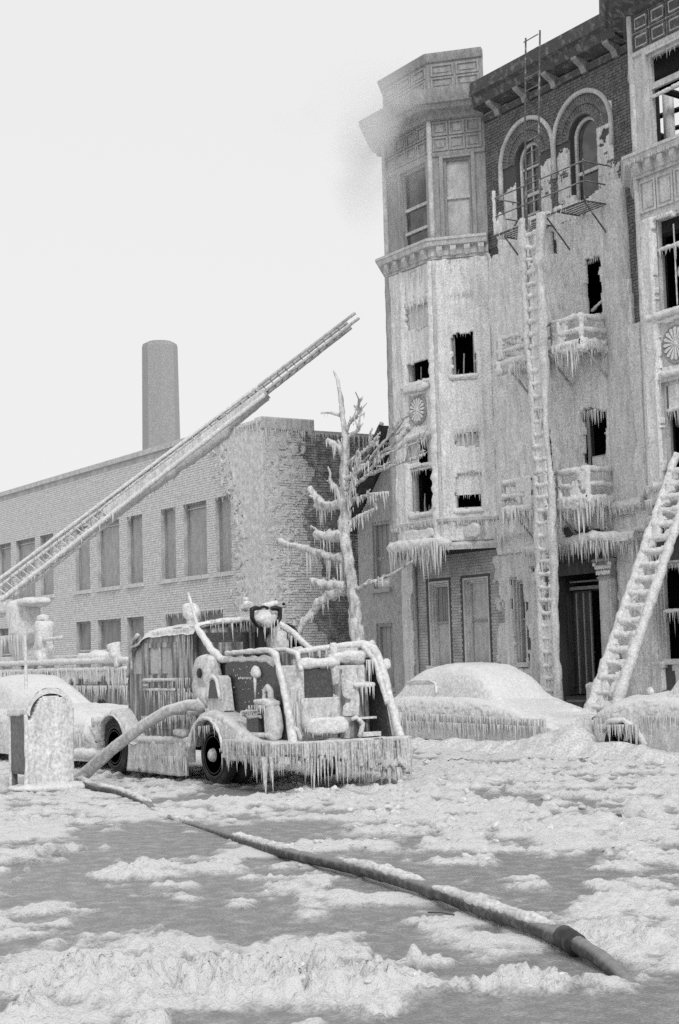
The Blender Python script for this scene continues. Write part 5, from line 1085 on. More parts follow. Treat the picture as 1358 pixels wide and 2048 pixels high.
mb.fringe([(-18.8, 11.4, 1.84), (-18.6, 12.1, 1.88)], .05, .24, 30, .014, .03); mb.fringe([(-18.5, 12.2, 1.7), (-18.44, 12.3, 1.7)], .15, .4, 60, .018, .02); mb.fringe([(-18.5, 10.85, 1.3), (-18.5, 11.05, 1.3)], .1, .5, 60, .02, .02); part('rear_icicles', mb, ICICLE, fe, 60, 'stuff')
# side-mounted tool rack near the rear corner
mb = MB(); mb.box(-18.95, -18.35, 10.48, 10.72, .72, .78); mb.box(-18.72, -18.4, 10.5, 10.7, 1.1, 1.16); mb.sbox((-18.55, 10.6, 1.18), (.24, .12, .05), .6, 14, .03, 8); mb.sbox((-18.38, 10.6, .94), (.12, .12, .26), .5, 16, .04, 7); mb.tube([(-18.6, 10.6, 1.18), (-18.6, 10.6, 1.34), (-18.52, 10.6, 1.4), (-18.44, 10.6, 1.34), (-18.44, 10.6, 1.2)], .04, 8, .25, sub=.04); part('tool_rack', mb, ICEG, fe, 179)
mb = MB(); mb.box(-18.95, -18.62, 10.5, 10.68, .78, .98); part('battery_box', mb, PAINT, fe)
mb = MB()
for k in range(10): x = -19.1+.05*k; mb.tube([(x, 10.5, 1.0+.02*(k % 3)), (x+.12, 10.5, 1.02+random.uniform(-.06, .1))], .014, 5, .3)
mb.tube([(-19.1, 10.5, 1.05), (-18.6, 10.5, 1.08)], .022, 6, .3, sub=.05); mb.tube([(-18.9, 10.5, .98), (-18.55, 10.5, 1.0)], .02, 6, .3, sub=.05); part('tool_handles', mb, IRONI, fe, 179)
mb = MB(); mb.fringe([(-18.72, 10.48, 1.12), (-18.3, 10.48, 1.12)], .06, .36, 44, .016, .03); mb.fringe([(-19.1, 10.5, 1.02), (-18.7, 10.5, 1.02)], .03, .16, 36, .01, .02); part('rack_icicles', mb, ICICLE, fe, 60, 'stuff')
# tailboard with its curtain of icicles
mb = MB(); mb.box(-18.7, -17.92, 10.34, 12.45, .56, .62); tb = part('tailboard', mb, IRONI, fe)
mb = MB(); P = []
for x in np.linspace(-18.75, -17.86, 20):
    P.append([(x, y, .63+.03*float(vn(x*7, y*7))+.02*float(vn(x*18, y*18))-.1*max(0, abs(y-11.4)-1.04)) for y in np.linspace(10.28, 12.52, 50)])
mb.grid(np.array(P))
isheet(mb, frame_T(-17.9, 10.3, 0, 1), 0, 2.2, .10, .66, .03, lambda s, z: z > .46-.22*sstep(.7, 2.0, s)-.10*sstep(1.9, 2.3, s)+.08*vn(s*9, 2)+.05*vn(s*23, 2),   .07, .0, 4, .12, 16.0, back=.08)
isheet(mb, frame_T(-19.3, 10.33, 1, 0), 0, 1.4, .3, .68, .03, lambda s, z: z > .44+.05*vn(s*9, 5), .05, .0, 6, back=.08)
part('ice_curtain', mb, ICEG, tb, 179)
mb = MB(); mb.fringe([(-17.86, 10.3, .62), (-17.86, 12.5, .60)], .2, .42, 130, .013, .02); mb.fringe([(-17.86, 11.4, .50), (-17.88, 12.5, .46)], .15, .32, 110, .014, .025); mb.fringe([(-19.2, 10.3, .64), (-17.9, 10.28, .64)], .12, .3, 60, .02, .02); mb.fringe([(-18.6, 12.5, .62), (-17.9, 12.5, .62)], .2, .5, 60, .025, .03)
mb.fringe([(-17.9, 10.3, .44), (-17.9, 11.2, .40)], .12, .5, 40, .021, .02, gap=.25); mb.fringe([(-17.9, 11.2, .36), (-17.9, 12.2, .22)], .08, .26, 46, .02, .02, gap=.2); mb.fringe([(-17.9, 12.1, .22), (-17.9, 12.5, .2)], .06, .2, 50, .018, .02)
mb.fringe([(-19.3, 10.33, .46), (-17.9, 10.3, .46)], .06, .3, 44, .02, .02); mb.fringe([(-18.45, 10.33, .46), (-17.92, 10.3, .46)], .3, .52, 20, .028, .03); mb.fringe([(-18.0, 10.5, .46), (-18.0, 12.4, .3)], .08, .4, 26, .016, .05); part('icicles', mb, ICEG, tb, 60, 'stuff')
# deck gun
mo = MB(); mo.tube([(-21.0+.35, 11.72, 1.3), (-20.65, 11.72, 2.4)], .08, 10); dg = part('deck_gun', mo, BLACK, fe)
mb = MB(); mb.sbox((-20.56, 11.72, 2.40), (.09, .13, .12), .8, 18, .05, 8); mb.sbox((-20.7, 11.72, 2.50), (.08, .10, .06), .8, 14, .04, 9); mb.sbox((-20.75, 11.55, 2.60), (.08, .09, .07), .8, 12, .04, 9); mb.sbox((-20.78, 11.55, 2.70), (.05, .05, .05), .8, 12, .03, 9); mb.tube([(-20.7, 11.80, 2.56), (-20.62, 12.02, 2.64)], [.06, .045], 10, .35, sub=.04); mb.sbox((-20.6, 11.94, 2.30), (.09, .09, .18), .8, 12, .04); part('iced_barrel', mb, ICE, dg, 179)
mb = MB()
for s in (-1, 1): mb.tube([(-20.50, 11.72+s*.10, 2.545), (-20.48, 11.72+s*.17, 2.55), (-20.47, 11.72+s*.245, 2.53), (-20.47, 11.72+s*.245, 2.40), (-20.48, 11.72+s*.18, 2.31), (-20.49, 11.72+s*.13, 2.27)], [.028, .036, .04, .036, .03, .02], 8, .15, sub=.03)
mb.tube([(-20.55, 11.64, 2.55), (-20.53, 11.72, 2.575), (-20.55, 11.80, 2.55)], .022, 8); mb.sbox((-20.48, 12.04, 2.61), (.025, .025, .025), .9, 8, 0); part('hand_wheel', mb, BLACK, dg, 60)
mb = MB(); mb.fringe([(-20.5, 11.6, 2.34), (-20.5, 11.9, 2.34)], .06, .28, 60, .014, .04); part('icicles', mb, ICICLE, dg, 60, 'stuff')
# raised lettering of the maker's plate on the dark side panel is too iced to read; frost flecks only
mb = MB()
for k in range(70):
    x, z = random.uniform(-19.75, -18.62), random.uniform(.75, 1.68); mb.sbox((x, 10.712, z), (random.uniform(.003, .009), .006, random.uniform(.003, .012)), .9, 5, 0)
part('frost_flecks', mb, ICE, fe, None, 'stuff')
mb = MB()
for k in range(7):
    x = -19.55+.06*k; mb.box(x, x+.03, 10.709, 10.72, 1.50+.008*(k % 2), 1.53)
part('lettering', mb, ICEG, fe, None, None, 'faint row of small light characters on the dark side panel')

# ------------------------------------------------------------------ aerial ladder truck beyond the pumper
lt = thing('ladder_truck', (-38, 16, 0), 'ice-covered aerial ladder truck with its long ladder raised diagonally across the sky', 'ladder truck')
mb = MB(); mb.box(-45.5, -32.6, 15.05, 17.2, .62, 1.70); part('bed', mb, PAINTI, lt)
mb = MB(); mb.tube([(-45.5, 15.02, 1.84), (-40, 15.0, 1.86), (-36, 15.0, 1.86), (-32.6, 15.02, 1.86)], .08, 8, .3, sub=.09); mb.tube([(-45.5, 15.0, 1.66), (-32.6, 15.0, 1.66)], .06, 8, .35, sub=.09); mb.tube([(-45.5, 17.1, 1.86), (-32.6, 17.1, 1.86)], .07, 8, .3, sub=.1); part('bed_rail', mb, ICE, lt, 179)
mb = MB(); isheet(mb, frame_T(0, 15.03, 1, 0), -45.5, -32.6, .75, 1.68, .06, lambda s, z: (z > 1.15+.5*vn(s*1.3, 2)+.2*vn(s*6, 4)) & ~((s > -38.0) & (s < -36.9) & (z > 1.42) & (z < 1.62)), .06, .02, 3, back=.06); part('bed_ice', mb, ICE, lt, 179)
mb = MB(); mb.fringe([(-45.5, 14.98, 1.66), (-32.6, 14.98, 1.66)], .15, .85, 34, .022, .03); mb.fringe([(-45.5, 14.95, 1.25), (-32.6, 14.95, 1.25)], .1, .5, 30, .022, .03); part('icicles', mb, ICICLE, lt, 60, 'stuff')
part('snow_heap', MB().sbox((-35.2, 15.3, 1.96), (.75, .25, .12), .7, 20, .06, 4), ICE, lt, 179)
mb = MB(); mb.tube([(-33.1, 15.0, 1.7), (-33.2, 14.98, 2.02), (-33.25, 14.95, 2.25)], [.10, .14, .17], 10, .25, sub=.05); part('iced_equipment', mb, ICE, lt, 179)
# turntable, operator's pedestal, control console
mb = MB(); mb.lathe([(1.2, 1.86), (1.2, 2.02), (1.0, 2.06), (.001, 2.06)], 'z', (-41.0, 16.2, 0), 28); tt = part('turntable', mb, ICEG, lt, 40)
mb = MB(); mb.sbox((-40.3, 15.5, 3.0), (.42, .4, .6), .5, 24, .10, 4, 2); mb.sbox((-39.6, 15.5, 3.5), (.5, .4, .12), .7, 16, .05, 6); mb.sbox((-40.9, 15.8, 2.5), (.5, .4, .7), .5, 20, .08, 4, 7); part('iced_console', mb, ICE, tt, 179)
mb = MB(); mb.sbox((-38.2, 15.2, 2.55), (.26, .22, .42), .5, 22, .06, 5, 4); mb.sbox((-38.25, 15.2, 3.02), (.17, .14, .08), .6, 14, .03, 8); mb.sbox((-38.15, 15.2, 2.05), (.36, .26, .26), .8, 20, .08, 5, 9); part('pedestal', mb, ICE, lt, 179)
mb = MB()
for a in ((-38.5, 15.2, 2.6), (-38.45, 15.1, 2.4), (-38.6, 15.3, 2.1)): mb.tube([a, (a[0]-.5, 15.3, a[2]-.35), (a[0]-.7, 15.5, 1.9)], [.05, .06, .07], 8, .4, sub=.06)
part('hydraulic_line', mb, ICE, lt, 179)
mb = MB(); mb.fringe([(-41.2, 15.1, 2.6), (-39.2, 15.1, 2.6)], .2, .8, 30, .024, .06); part('turntable_icicles', mb, ICICLE, lt, 60, 'stuff')
mb = MB(); mb.tube([(-37.9, 15.1, 2.45), (-36.6, 15.05, 2.47)], .045, 8, .3, sub=.06); part('hand_rail', mb, ICE, lt, 179)
for x in (-44.2, -39.2, -34.2): wheel(lt, x, 15.02, .5, .5, .25)
# aerial ladder, two nested sections
TIP = (-35.47, 23.6, 11.10)
P0, P1 = np.array([-41.9, 15.5, 3.62]), np.array(TIP)
dv = (P1-P0); Ln = np.linalg.norm(dv); dv = dv/Ln; sd_ = np.array([-dv[1], dv[0], 0]); sd_ /= np.linalg.norm(sd_); nn = np.cross(sd_, dv); nn = nn*(1 if nn[2] > 0 else -1)
al = part('aerial_ladder', MB().sbox(P0-dv*.2, (.45, .35, .3), .6, 16, .05, 5), ICE, lt, 179)
def L3(t, side, up): return P0+dv*(t*Ln)+sd_*side+nn*up
T1 = .735
hw0 = lambda t: .36-.08*t
hh0 = lambda t: .50-.26*t
for sgn in (-1, 1):
    for q in (0, 1):
        mb = MB(); mb.tube([L3(t, sgn*hw0(t), q*hh0(t)) for t in np.linspace(0, T1, 70)], [(.066 if q == 0 else .05) for t in np.linspace(0, 1, 70)], 8, .22); part('section_rail', mb, ICE, al, 179)
    for q in (0, 1):
        fr_ = lambda t: L3(t, sgn*(.22-.04*t), .10+q*hh0(t)*.75); part('fly_rail', MB().tube([fr_(t) for t in np.linspace(.62, 1.0 if sgn < 0 else .975, 40)], .045, 8, .12), IRONI, al, 179); part('iced_fly_rail', MB().tube([fr_(t) for t in np.linspace(.04, .62, 50)], .055, 8, .25), ICE, al, 179)
mb = MB(); mb2 = MB()
for k in range(34):
    t = k*T1/34; a = hw0(t)
    mb.tube([L3(t, -a, .02), L3(t, a, .02)], .03, 6, .3, sub=.1)
    for sgn in (-1, 1): mb2.tube([L3(t, sgn*a, 0), L3(t+T1/68, sgn*a, hh0(t)), L3(t+T1/34, sgn*a, 0)], .024, 5, .3)
part('rungs', mb, ICE, al, 179, 'stuff'); part('truss_braces', mb2, ICE, al, 179, 'stuff')
mb = MB()
for k in range(18): t = .6+k*.37/18; mb.tube([L3(t, -.2+.04*t, .12), L3(t, .2-.04*t, .12)], .022, 6); mb.tube([L3(t, -.2+.04*t, .12), L3(t, -.2+.04*t, .1+hh0(t)*.75)], .014, 5)
part('fly_rungs', mb, IRON, al, None, 'stuff')
mb = MB(); P = []
for t in np.linspace(.30, T1+.005, 80):
    a = hw0(t)+.02; h = (.06+.20*sstep(.3, .5, t)*(1-.95*sstep(.6, T1, t)))*(1+.3*vn(t*22, 1)+.25*vn(t*60, 2))
    P.append([L3(t, -a, hh0(t)*.6), L3(t, -a*1.02, 0), L3(t, -a*.8, -h*.75), L3(t, 0, -h), L3(t, a*.8, -h*.75), L3(t, a*1.02, 0), L3(t, a, hh0(t)*.6)])
P = np.array(P); mb.grid(P); mb.add(P[-1], [tuple(range(7))]); mb.add(P[0], [tuple(range(7))[::-1]]); part('underside_ice', mb, ICEG, al, 179)
mb = MB(); mb.fringe([L3(.06, -.4, -.03), L3(.34, -.38, -.05)], .04, .2, 10, .016, .03); mb.fringe([L3(.34, 0, -.2), L3(.66, 0, -.2)], .04, .16, 9, .02, .06); mb.fringe([L3(.58, 0, -.15), L3(.64, 0, -.12)], .2, .5, 20, .03, .03); part('icicles', mb, ICICLE, al, 60, 'stuff')

# ------------------------------------------------------------------ parked cars under ice
def loft_car(root, x0, x1, yn, yf, zb, belt, cab, seed, m=ICE):
    """belt(x)->height of the body sides, cab(x)->height of the roof above (or <= belt); near side yn, far side yf"""
    yc, hw_ = (yn+yf)/2, (yf-yn)/2
    xs = np.linspace(x0, x1, 190); A = np.linspace(0, math.pi, 70); P = []
    for x in xs:
        t = (x-x0)/(x1-x0); e = max(0.0, min(1.0, min(t, 1-t)/.13)); w = hw_*(.62+.38*math.sqrt(1-(1-e)**2)); zt = belt(x); row = []
        row.append((x, yc-w*.97, zb))
        for a in A:
            c, s = math.cos(a), math.sin(a); cx = math.copysign(abs(c)**.34, c); sz = abs(s)**.42
            row.append((x, yc-cx*w, zb+.18+(zt-zb-.18)*sz))
        row.append((x, yc+w*.97, zb)); P.append(row)
    P = np.array(P); n_ = .025*vn(P[..., 0]*4+seed, P[..., 1]*4, P[..., 2]*4)+.018*vn(P[..., 0]*11+seed, P[..., 1]*11, P[..., 2]*9)
    n_ = n_+.014*vn(P[..., 0]*24+seed, P[..., 1]*20, P[..., 2]*18)
    P[..., 2] += n_*(P[..., 2] > zb+.1); P[..., 1] += -n_*1.2*np.sign(yc-P[..., 1])*-1
    mb = MB(); mb.grid(P); mb.add(P[0], [tuple(range(P.shape[1]))]); mb.add(P[-1], [tuple(range(P.shape[1]))[::-1]])
    body = part('body', mb, m, root, 179)
    xs2 = [x for x in np.linspace(x0, x1, 240) if cab(x) > belt(x)-.03]
    xs2 = np.linspace(xs2[0], xs2[-1], 70); P = []
    for x in xs2:
        zt, zl = max(cab(x), belt(x)-.04), belt(x)-.10; row = []
        for a in np.linspace(0, math.pi, 36):
            c, s = math.cos(a), math.sin(a); cx = math.copysign(abs(c)**.5, c); q = abs(s)**.55
            wv = hw_*.84*(1-.16*q); row.append((x, yc-cx*wv, zl+(zt-zl)*q))
        P.append(row)
    P = np.array(P); n_ = .022*vn(P[..., 0]*4+seed, P[..., 1]*4, P[..., 2]*4)+.015*vn(P[..., 0]*12+seed, P[..., 1]*12, P[..., 2]*9); P[..., 2] += n_
    mb = MB(); mb.grid(P); mb.add(P[0], [tuple(range(P.shape[1]))]); mb.add(P[-1], [tuple(range(P.shape[1]))[::-1]])
    part('cabin', mb, m, root, 179); return body
def interp(tab): xs, ys = zip(*tab); return lambda x: float(np.interp(x, xs, ys))
def smoothf(tab, w=.22):
    f = interp(tab); return lambda x: (f(x-w)+f(x-w/2)*2+f(x)*2+f(x+w/2)*2+f(x+w))/8
c1 = thing('parked_car', (-24, 19, 0), 'round-backed sedan buried in white ice in front of the boarded ground floor windows', 'car', 'cars iced in at the kerb')
loft_car(c1, -26.95, -21.35, 18.1, 19.95, .12, smoothf([(-27, .95), (-26, 1.02), (-24, 1.0), (-23.3, .92), (-22.6, .74), (-21.9, .56), (-21.4, .40), (-21.1, .3)]), smoothf([(-27, .5), (-26.75, .95), (-26.35, 1.36), (-25.9, 1.52), (-25.2, 1.60), (-24.6, 1.60), (-24.15, 1.55), (-23.75, 1.36), (-23.45, 1.08), (-23.2, .85), (-22.9, .6)], .09), 3.0)
mb = MB(); mb.tube([(-26.3, 18.36, 1.22), (-26.0, 18.36, 1.27), (-25.5, 18.35, 1.27), (-25.25, 18.32, 1.20), (-25.1, 18.22, 1.02)], .025, 8, .4, sub=.05); part('window_rim', mb, ICE, c1, 179)
mb = MB(); mb.sbox((-25.75, 18.34, 1.14), (.45, .03, .10), .5, 14, .005); part('side_window', mb, FROSTP, c1, 179)
mb = MB(); mb.fringe([(-26.3, 18.34, 1.23), (-25.4, 18.33, 1.25)], .03, .08, 40, .010, .01)
mb.fringe([(-26.9, 18.05, .62), (-21.6, 18.05, .55)], .15, .5, 44, .018, .02, gap=.2); mb.fringe([(-26.9, 18.05, .45), (-21.6, 18.03, .42)], .1, .35, 44, .018, .02); part('icicles', mb, ICICLE, c1, 60, 'stuff')
for x in (-26.0, -22.9): wheel(c1, x, 18.32, .32, .32, .2)
c2 = thing('parked_car', (-18, 19, 0), 'ice-sheathed car at the right edge, dark wheel arch hung with icicles', 'car', 'cars iced in at the kerb')
loft_car(c2, -20.5, -15.2, 17.95, 19.85, .12, smoothf([(-20.6, .6), (-20.3, .80), (-19.7, .98), (-19.2, 1.04), (-17, 1.04), (-16, .95), (-15.2, .6)]), smoothf([(-18.9, .7), (-18.72, 1.02), (-18.45, 1.38), (-18.2, 1.52), (-17.8, 1.60), (-17.2, 1.5), (-16.6, 1.1), (-16.3, .8)], .08), 8.0)
mb = MB(); mb.lathe([(.42, 0), (.42, -.02), (.001, -.02)], 'y', (-19.52, 17.955, .16), 28); part('wheel_well_shade', mb, CHAR_SHADE, c2, 40)  # flat black disc on the body, painted as the shade of a wheel well
w_ = wheel(c2, -19.52, 17.93, .33, .33, .2)
for o in w_.children:
    if o.name.startswith('hub'): o.data.materials[0] = RIM
mb = MB(); mb.sbox((-19.62, 18.75, 1.06), (.07, .06, .07), .9, 12, .015, 9); mb.tube([(-20.0, 17.94, .42), (-19.75, 17.9, .58), (-19.4, 17.9, .60), (-19.1, 17.92, .45), (-18.95, 17.94, .2)], .05, 8, .35, sub=.05); part('ice_bulge', mb, ICE, c2, 179, 'stuff')
mb = MB(); mb.fringe([(-19.95, 17.86, .5), (-19.05, 17.86, .52)], .2, .42, 50, .022, .02, gap=.05); mb.fringe([(-20.4, 17.94, .6), (-19.95, 17.94, .6)], .1, .4, 40, .018, .02); mb.fringe([(-19.05, 17.92, .66), (-15.6, 17.92, .7)], .2, .6, 44, .018, .02); part('icicles', mb, ICICLE, c2, 60, 'stuff')
c3 = thing('parked_car', (-26.8, 11.3, 0), 'white iced sedan half hidden behind the mailbox, nosed up to the pumper', 'car', 'cars iced in at the kerb')
loft_car(c3, -31.6, -24.25, 10.4, 12.2, .15, smoothf([(-31.7, .8), (-30.8, 1.0), (-28, 1.05), (-26.6, 1.05), (-25.2, 1.0), (-24.6, .92), (-24.2, .65)]), smoothf([(-31.2, .8), (-30.8, 1.2), (-30.2, 1.56), (-29.4, 1.62), (-28.7, 1.58), (-28.2, 1.4), (-27.6, 1.1), (-27.3, .8)], .1), 14.0)
mb = MB(); mb.lathe([(.10, 0), (.09, -.05), (.06, -.07), (.001, -.07)], 'x', (-24.22, 10.72, .70), 18); part('headlight', mb, IRONI, c3, 60)
mb = MB(); mb.lathe([(.10, 0), (.09, .05), (.06, .07), (.001, .07)], 'x', (-24.24, 11.9, .70), 18); part('headlight', mb, IRONI, c3, 60)
mb = MB(); mb.tube([(-24.6, 10.34, .30), (-24.15, 10.45, .30), (-24.05, 11.2, .30), (-24.15, 12.1, .30)], .09, 8, .25, sub=.06); part('bumper', mb, ICE, c3, 179)
mb = MB(); isheet(mb, frame_T(-24.2, 10.5, 0, 1), 0, 1.6, .3, .7, .05, lambda s, z: fbm(s*3, z*2, 2) > -.1, .05, .0, 4, back=.08); mb.tube([(-24.25, 10.5, .82), (-24.15, 11.3, .85), (-24.25, 12.1, .82)], .07, 8, .4, sub=.06); part('grille_ice', mb, ICEG, c3, 179)
mb = MB(); mb.fringe([(-26.9, 10.36, .6), (-24.3, 10.36, .6)], .1, .4, 44, .018, .02); mb.fringe([(-24.15, 10.5, .75), (-24.15, 12.1, .75)], .1, .42, 44, .018, .02); part('icicles', mb, ICICLE, c3, 60, 'stuff')
mb = MB(); mb.lathe([(.48, 0), (.48, -.02), (.001, -.02)], 'y', (-29.95, 10.385, .42), 28); part('wheel_well_shade', mb, CHAR_SHADE, c3, 40)  # black disc again paints the well's shade, the body has no hollow
wheel(c3, -29.95, 10.33, .38, .38, .22); wheel(c3, -25.4, 10.42, .36, .36, .2)
mb = MB(); mb.tube([(-27.55, 10.62, 1.0), (-27.6, 10.62, 2.35)], [.035, .028], 8, .25, sub=.06); part('aerial', mb, ICE, c3, 179)

# ------------------------------------------------------------------ mailbox
bx = thing('mailbox', (-21.6, 8.53, 0), 'barrel-topped mailbox on legs, one face plated with a slab of white ice', 'mailbox')
x0, x1, y0, y1, zb_, zs_ = -21.92, -21.24, 8.20, 8.87, .22, 1.06
arcp = [(y0+(y1-y0)*(.5-.5*math.cos(a)), zs_+.34*math.sin(a)) for a in np.linspace(0, math.pi, 20)]
mb = MB(); mb.prism([(y0, zb_)]+arcp+[(y1, zb_)], x0, x1-.03, 'x'); part('body', mb, GALV, bx, 40)
mb = MB(); sh = [(y0-.02+(y1-y0+.04)*(.5-.5*math.cos(a)), zs_+.36*math.sin(a)) for a in np.linspace(-.02, math.pi+.02, 24)]
P = np.array([[(x, y+.008*vn(x*8, y*9), z+.03+.015*vn(x*9, y*9, 1)) for y, z in sh] for x in np.linspace(x0-.02, x1+.05, 14)]); mb.grid(P); mb.grid(np.array([[(x1+.05, y, z+.03) for y, z in sh], [(x1+.05, .5*(y0+y1)+(y-.5*(y0+y1))*.9, zs_+(z-zs_)*.86) for y, z in sh]])); part('hood', mb, ICE, bx, 60)
mb = MB(); TM = frame_T(x1+.02, y0, 0, 1)
isheet(mb, TM, -.01, .68, 0.02, 1.40, .022, lambda s, z: (z < 1.06+.30*np.sqrt(np.clip(1-((s-.335)/.36)**2, 0, 1))-.02-.22*sstep(.20, .02, s)*(z > 1) + .012*vn(s*30, 2)), .03, .02, 3, 1.0, 6, back=.05); part('ice_slab', mb, ICEW, bx, 179)
mb = MB(); isheet(mb, frame_T(x0, y0, 1, 0), .0, .68, 1.0, 1.16, .025, lambda s, z: z > 1.06+.03*vn(s*12, 1), .03, .015, 5, back=.04); mb.fringe([(x0, y0-.02, 1.08), (x1, y0-.02, 1.08)], .01, .06, 34, .008, .005); part('front_ice', mb, ICE, bx, 179)
part('front_plate', MB().box(x0+.03, x1-.04, y0-.012, y0-.0, .26, 1.05), GALV, bx)
for x, y in ((x0+.04, y0+.04), (x1-.07, y0+.04), (x0+.04, y1-.04), (x1-.07, y1-.04)): part('leg', MB().box(x-.035, x+.035, y-.035, y+.035, 0, .23), GALV, bx)
for q in ((x0+.02, y0-.01, .025), (x1, y0-.02, .03)): part('edge_ice', MB().tube([(q[0], q[1], 0), (q[0], q[1], 1.08)], q[2], 8, .3, sub=.05), ICE, bx, 179)
mb = MB(); mb.sbox((-21.3, 8.55, .03), (.35, .6, .07), .8, 20, .04, 6); mb.sbox((-21.55, 8.45, .12), (.22, .16, .14), .9, 14, .04, 7); part('ice_foot', mb, ICE, bx, 179)

# ------------------------------------------------------------------ hoses
h1 = thing('suction_hose', (-21, 9.6, 0), 'thick iced hose arching from the pumper down to the ground by the mailbox', 'hose')
mb = MB(); mb.tube([(-20.25, 10.62, 1.13), (-20.45, 10.36, 1.14), (-20.75, 10.15, 1.05), (-21.1, 9.92, .84), (-21.5, 9.62, .50), (-21.82, 9.38, .20), (-22.0, 9.25, .02)], [.09, .088, .085, .085, .088, .095, .11], 14, .06, sub=.06); part('hose_body', mb, HOSEI, h1, 179)
part('coupling', MB().tube([(-20.2, 10.66, 1.13), (-20.36, 10.48, 1.14)], .12, 14, .06), IRONI, h1, 60)
fh = thing('fire_hose', (-14, 7.5, 0), 'long frosted fire hose lying across the icy street into the foreground slush', 'hose')
HP = [(-21.95, 9.3, .04), (-21.39, 9.1, .05), (-20.5, 8.92, .04), (-19.6, 8.86, .03), (-18.12, 8.55, -.01), (-16.59, 8.08, -.035), (-14.79, 7.73, -.025), (-13.08, 7.3, .02), (-11.84, 7.05, .045), (-11.06, 6.98, .05), (-10.34, 6.88, .055), (-9.37, 6.67, .06), (-8.48, 6.44, .06), (-7.72, 6.26, .06), (-7.2, 6.14, .055)]
def catmull(P, k=6):
    P = [np.array(p) for p in P]; out = []
    for i in range(len(P)-1):
        a, b, c, d = P[max(i-1, 0)], P[i], P[i+1], P[min(i+2, len(P)-1)]
        for j in range(k): t = j/k; out.append(.5*((2*b)+(-a+c)*t+(2*a-5*b+4*c-d)*t*t+(-a+3*b-3*c+d)*t**3))
    return out+[P[-1]]
Q = catmull(HP); mb = MB(); mb.tube(Q, [.049]*len(Q), 14, .10, sub=.05); part('hose_body', mb, HOSEM, fh, 179)
mb = MB(); mb.tube([(-7.2, 6.14, .055), (-7.0, 6.07, .05), (-6.7, 5.96, .03), (-6.3, 5.80, -.04)], [.05, .05, .048, .042], 14, .1, sub=.04); part('hose_end', mb, HOSEM, fh, 179)
d = np.array([.93, -.36, -.06]); c = np.array([-7.2, 6.14, .055])
mb = MB(); mb.tube([c-d*.12, c-d*.10, c+d*.0, c+d*.02, c+d*.04, c+d*.12, c+d*.14], [.052, .070, .070, .056, .068, .068, .052], 16, .05); part('coupling', mb, RUB, fh, 40)
mb = MB()
for i in range(0, len(Q)-4):
    q = Q[i]
    if vn(q[0]*1.7, 3) > -.05 and q[0] < -7.6: mb.sbox((q[0], q[1]+.01, q[2]+.045), (.16, .04, .022+.012*random.random()), .9, 10, .012, 14, i)
part('snow_cap', mb, SNOWM, fh, 179, 'stuff')
mb = MB(); mb.tube([(-8.72, 6.2, .03), (-8.62, 6.25, .035), (-8.52, 6.27, .03)], .006, 6, .2); o = part('stick', mb, WOODD, None, 179); tag(o, 'short dark stick lying on the slush beside the fire hose', 'stick')
mb = MB(); mb.sbox((-12.3, 11.2, .04), (.05, .035, .03), .7, 8, .012, 20); o = part('debris_lump', mb, WOODD, None, 60); tag(o, 'small dark scrap lying alone on the snow field of the street', 'debris')

# loose clods of snow on the foreground ridge and in the rough ice
mb = MB()
for k in range(300):
    if k < 20: s, dd = RNG.uniform(-2.0, 1.8), 8.6+RNG.normal(0, .35); r = RNG.uniform(.008, .02)
    else: dd = RNG.uniform(13, 26); s = RNG.uniform(-.5-.02*dd, .2*dd); r = RNG.uniform(.012, .038)
    h, cv = street_h(np.array([s]), np.array([dd])); X, Y = P2(s, dd)
    if cv[0] < .35: continue
    if abs(Y-6.2) < .25 and X > -10: continue
    mb.sbox((X, Y, float(h[0])+r*.1), (r*RNG.uniform(.9, 2), r*RNG.uniform(.9, 2), r*.8), .8, 9, r*.9, .5/r, k)
part('snow_clods', mb, SNOWM, None, 179, 'stuff', 'loose clods of snow scattered over the street')

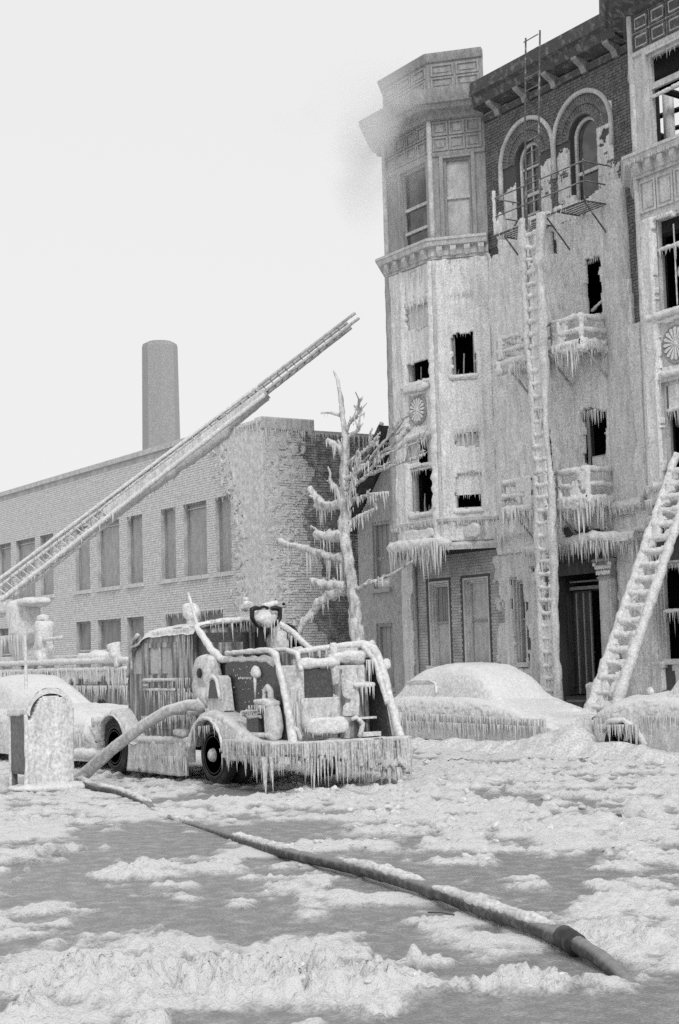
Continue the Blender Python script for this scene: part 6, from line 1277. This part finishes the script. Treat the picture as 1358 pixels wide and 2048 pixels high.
# ------------------------------------------------------------------ smoke drifting off the top of the left bay
def smoke(name, label, c, h, dens, seed, col=.75, power=1.0):
    me = MB().box(-h[0], h[0], -h[1], h[1], -h[2], h[2]).mesh(name); m = bpy.data.materials.new(name); m.use_nodes = True
    n, l = m.node_tree.nodes, m.node_tree.links; n.clear(); out = n.new('ShaderNodeOutputMaterial'); pv = n.new('ShaderNodeVolumePrincipled'); pv.inputs['Color'].default_value = g(col); pv.inputs['Anisotropy'].default_value = .1
    tc = n.new('ShaderNodeTexCoord'); mp = n.new('ShaderNodeMapping'); mp.inputs['Scale'].default_value = tuple(1/q for q in h); l.new(tc.outputs['Object'], mp.inputs['Vector'])
    ln = n.new('ShaderNodeVectorMath'); ln.operation = 'LENGTH'; l.new(mp.outputs['Vector'], ln.inputs[0])
    fo = n.new('ShaderNodeMapRange'); fo.inputs['From Min'].default_value = 1; fo.inputs['From Max'].default_value = .1; l.new(ln.outputs['Value'], fo.inputs['Value'])
    nz = n.new('ShaderNodeTexNoise'); nz.inputs['Scale'].default_value = .55; nz.inputs['Detail'].default_value = 4; nz.inputs['Distortion'].default_value = .6
    m2 = n.new('ShaderNodeMapping'); m2.inputs['Location'].default_value = (seed, seed*2, 0); l.new(tc.outputs['Object'], m2.inputs['Vector']); l.new(m2.outputs['Vector'], nz.inputs['Vector'])
    nr = n.new('ShaderNodeMapRange'); nr.inputs['From Min'].default_value = .38; nr.inputs['From Max'].default_value = .68; l.new(nz.outputs['Fac'], nr.inputs['Value'])
    mu = n.new('ShaderNodeMath'); mu.operation = 'MULTIPLY'; l.new(fo.outputs['Result'], mu.inputs[0]); l.new(nr.outputs['Result'], mu.inputs[1])
    m3 = n.new('ShaderNodeMath'); m3.operation = 'MULTIPLY'; l.new(mu.outputs[0], m3.inputs[0]); m3.inputs[1].default_value = dens; l.new(m3.outputs[0], pv.inputs['Density'])
    l.new(pv.outputs['Volume'], out.inputs['Volume']); me.materials.append(m); o = bpy.data.objects.new(name, me); o.location = c; COL.objects.link(o); return tag(o, label, None, None, 'stuff')
SM1, SM2 = (-33.4, 22.9, 15.4), (-36.4, 22.9, 17.3)
smoke('smoke', 'pale smoke rolling off the top storey at the left bay', SM1, (2.4, 1.0, 2.7), 1.2, 3.0, .995)
smoke('smoke', 'thin grey smoke trailing away into the sky from the left bay', SM2, (4.2, 1.2, 1.5), .11, 9.0, .85)
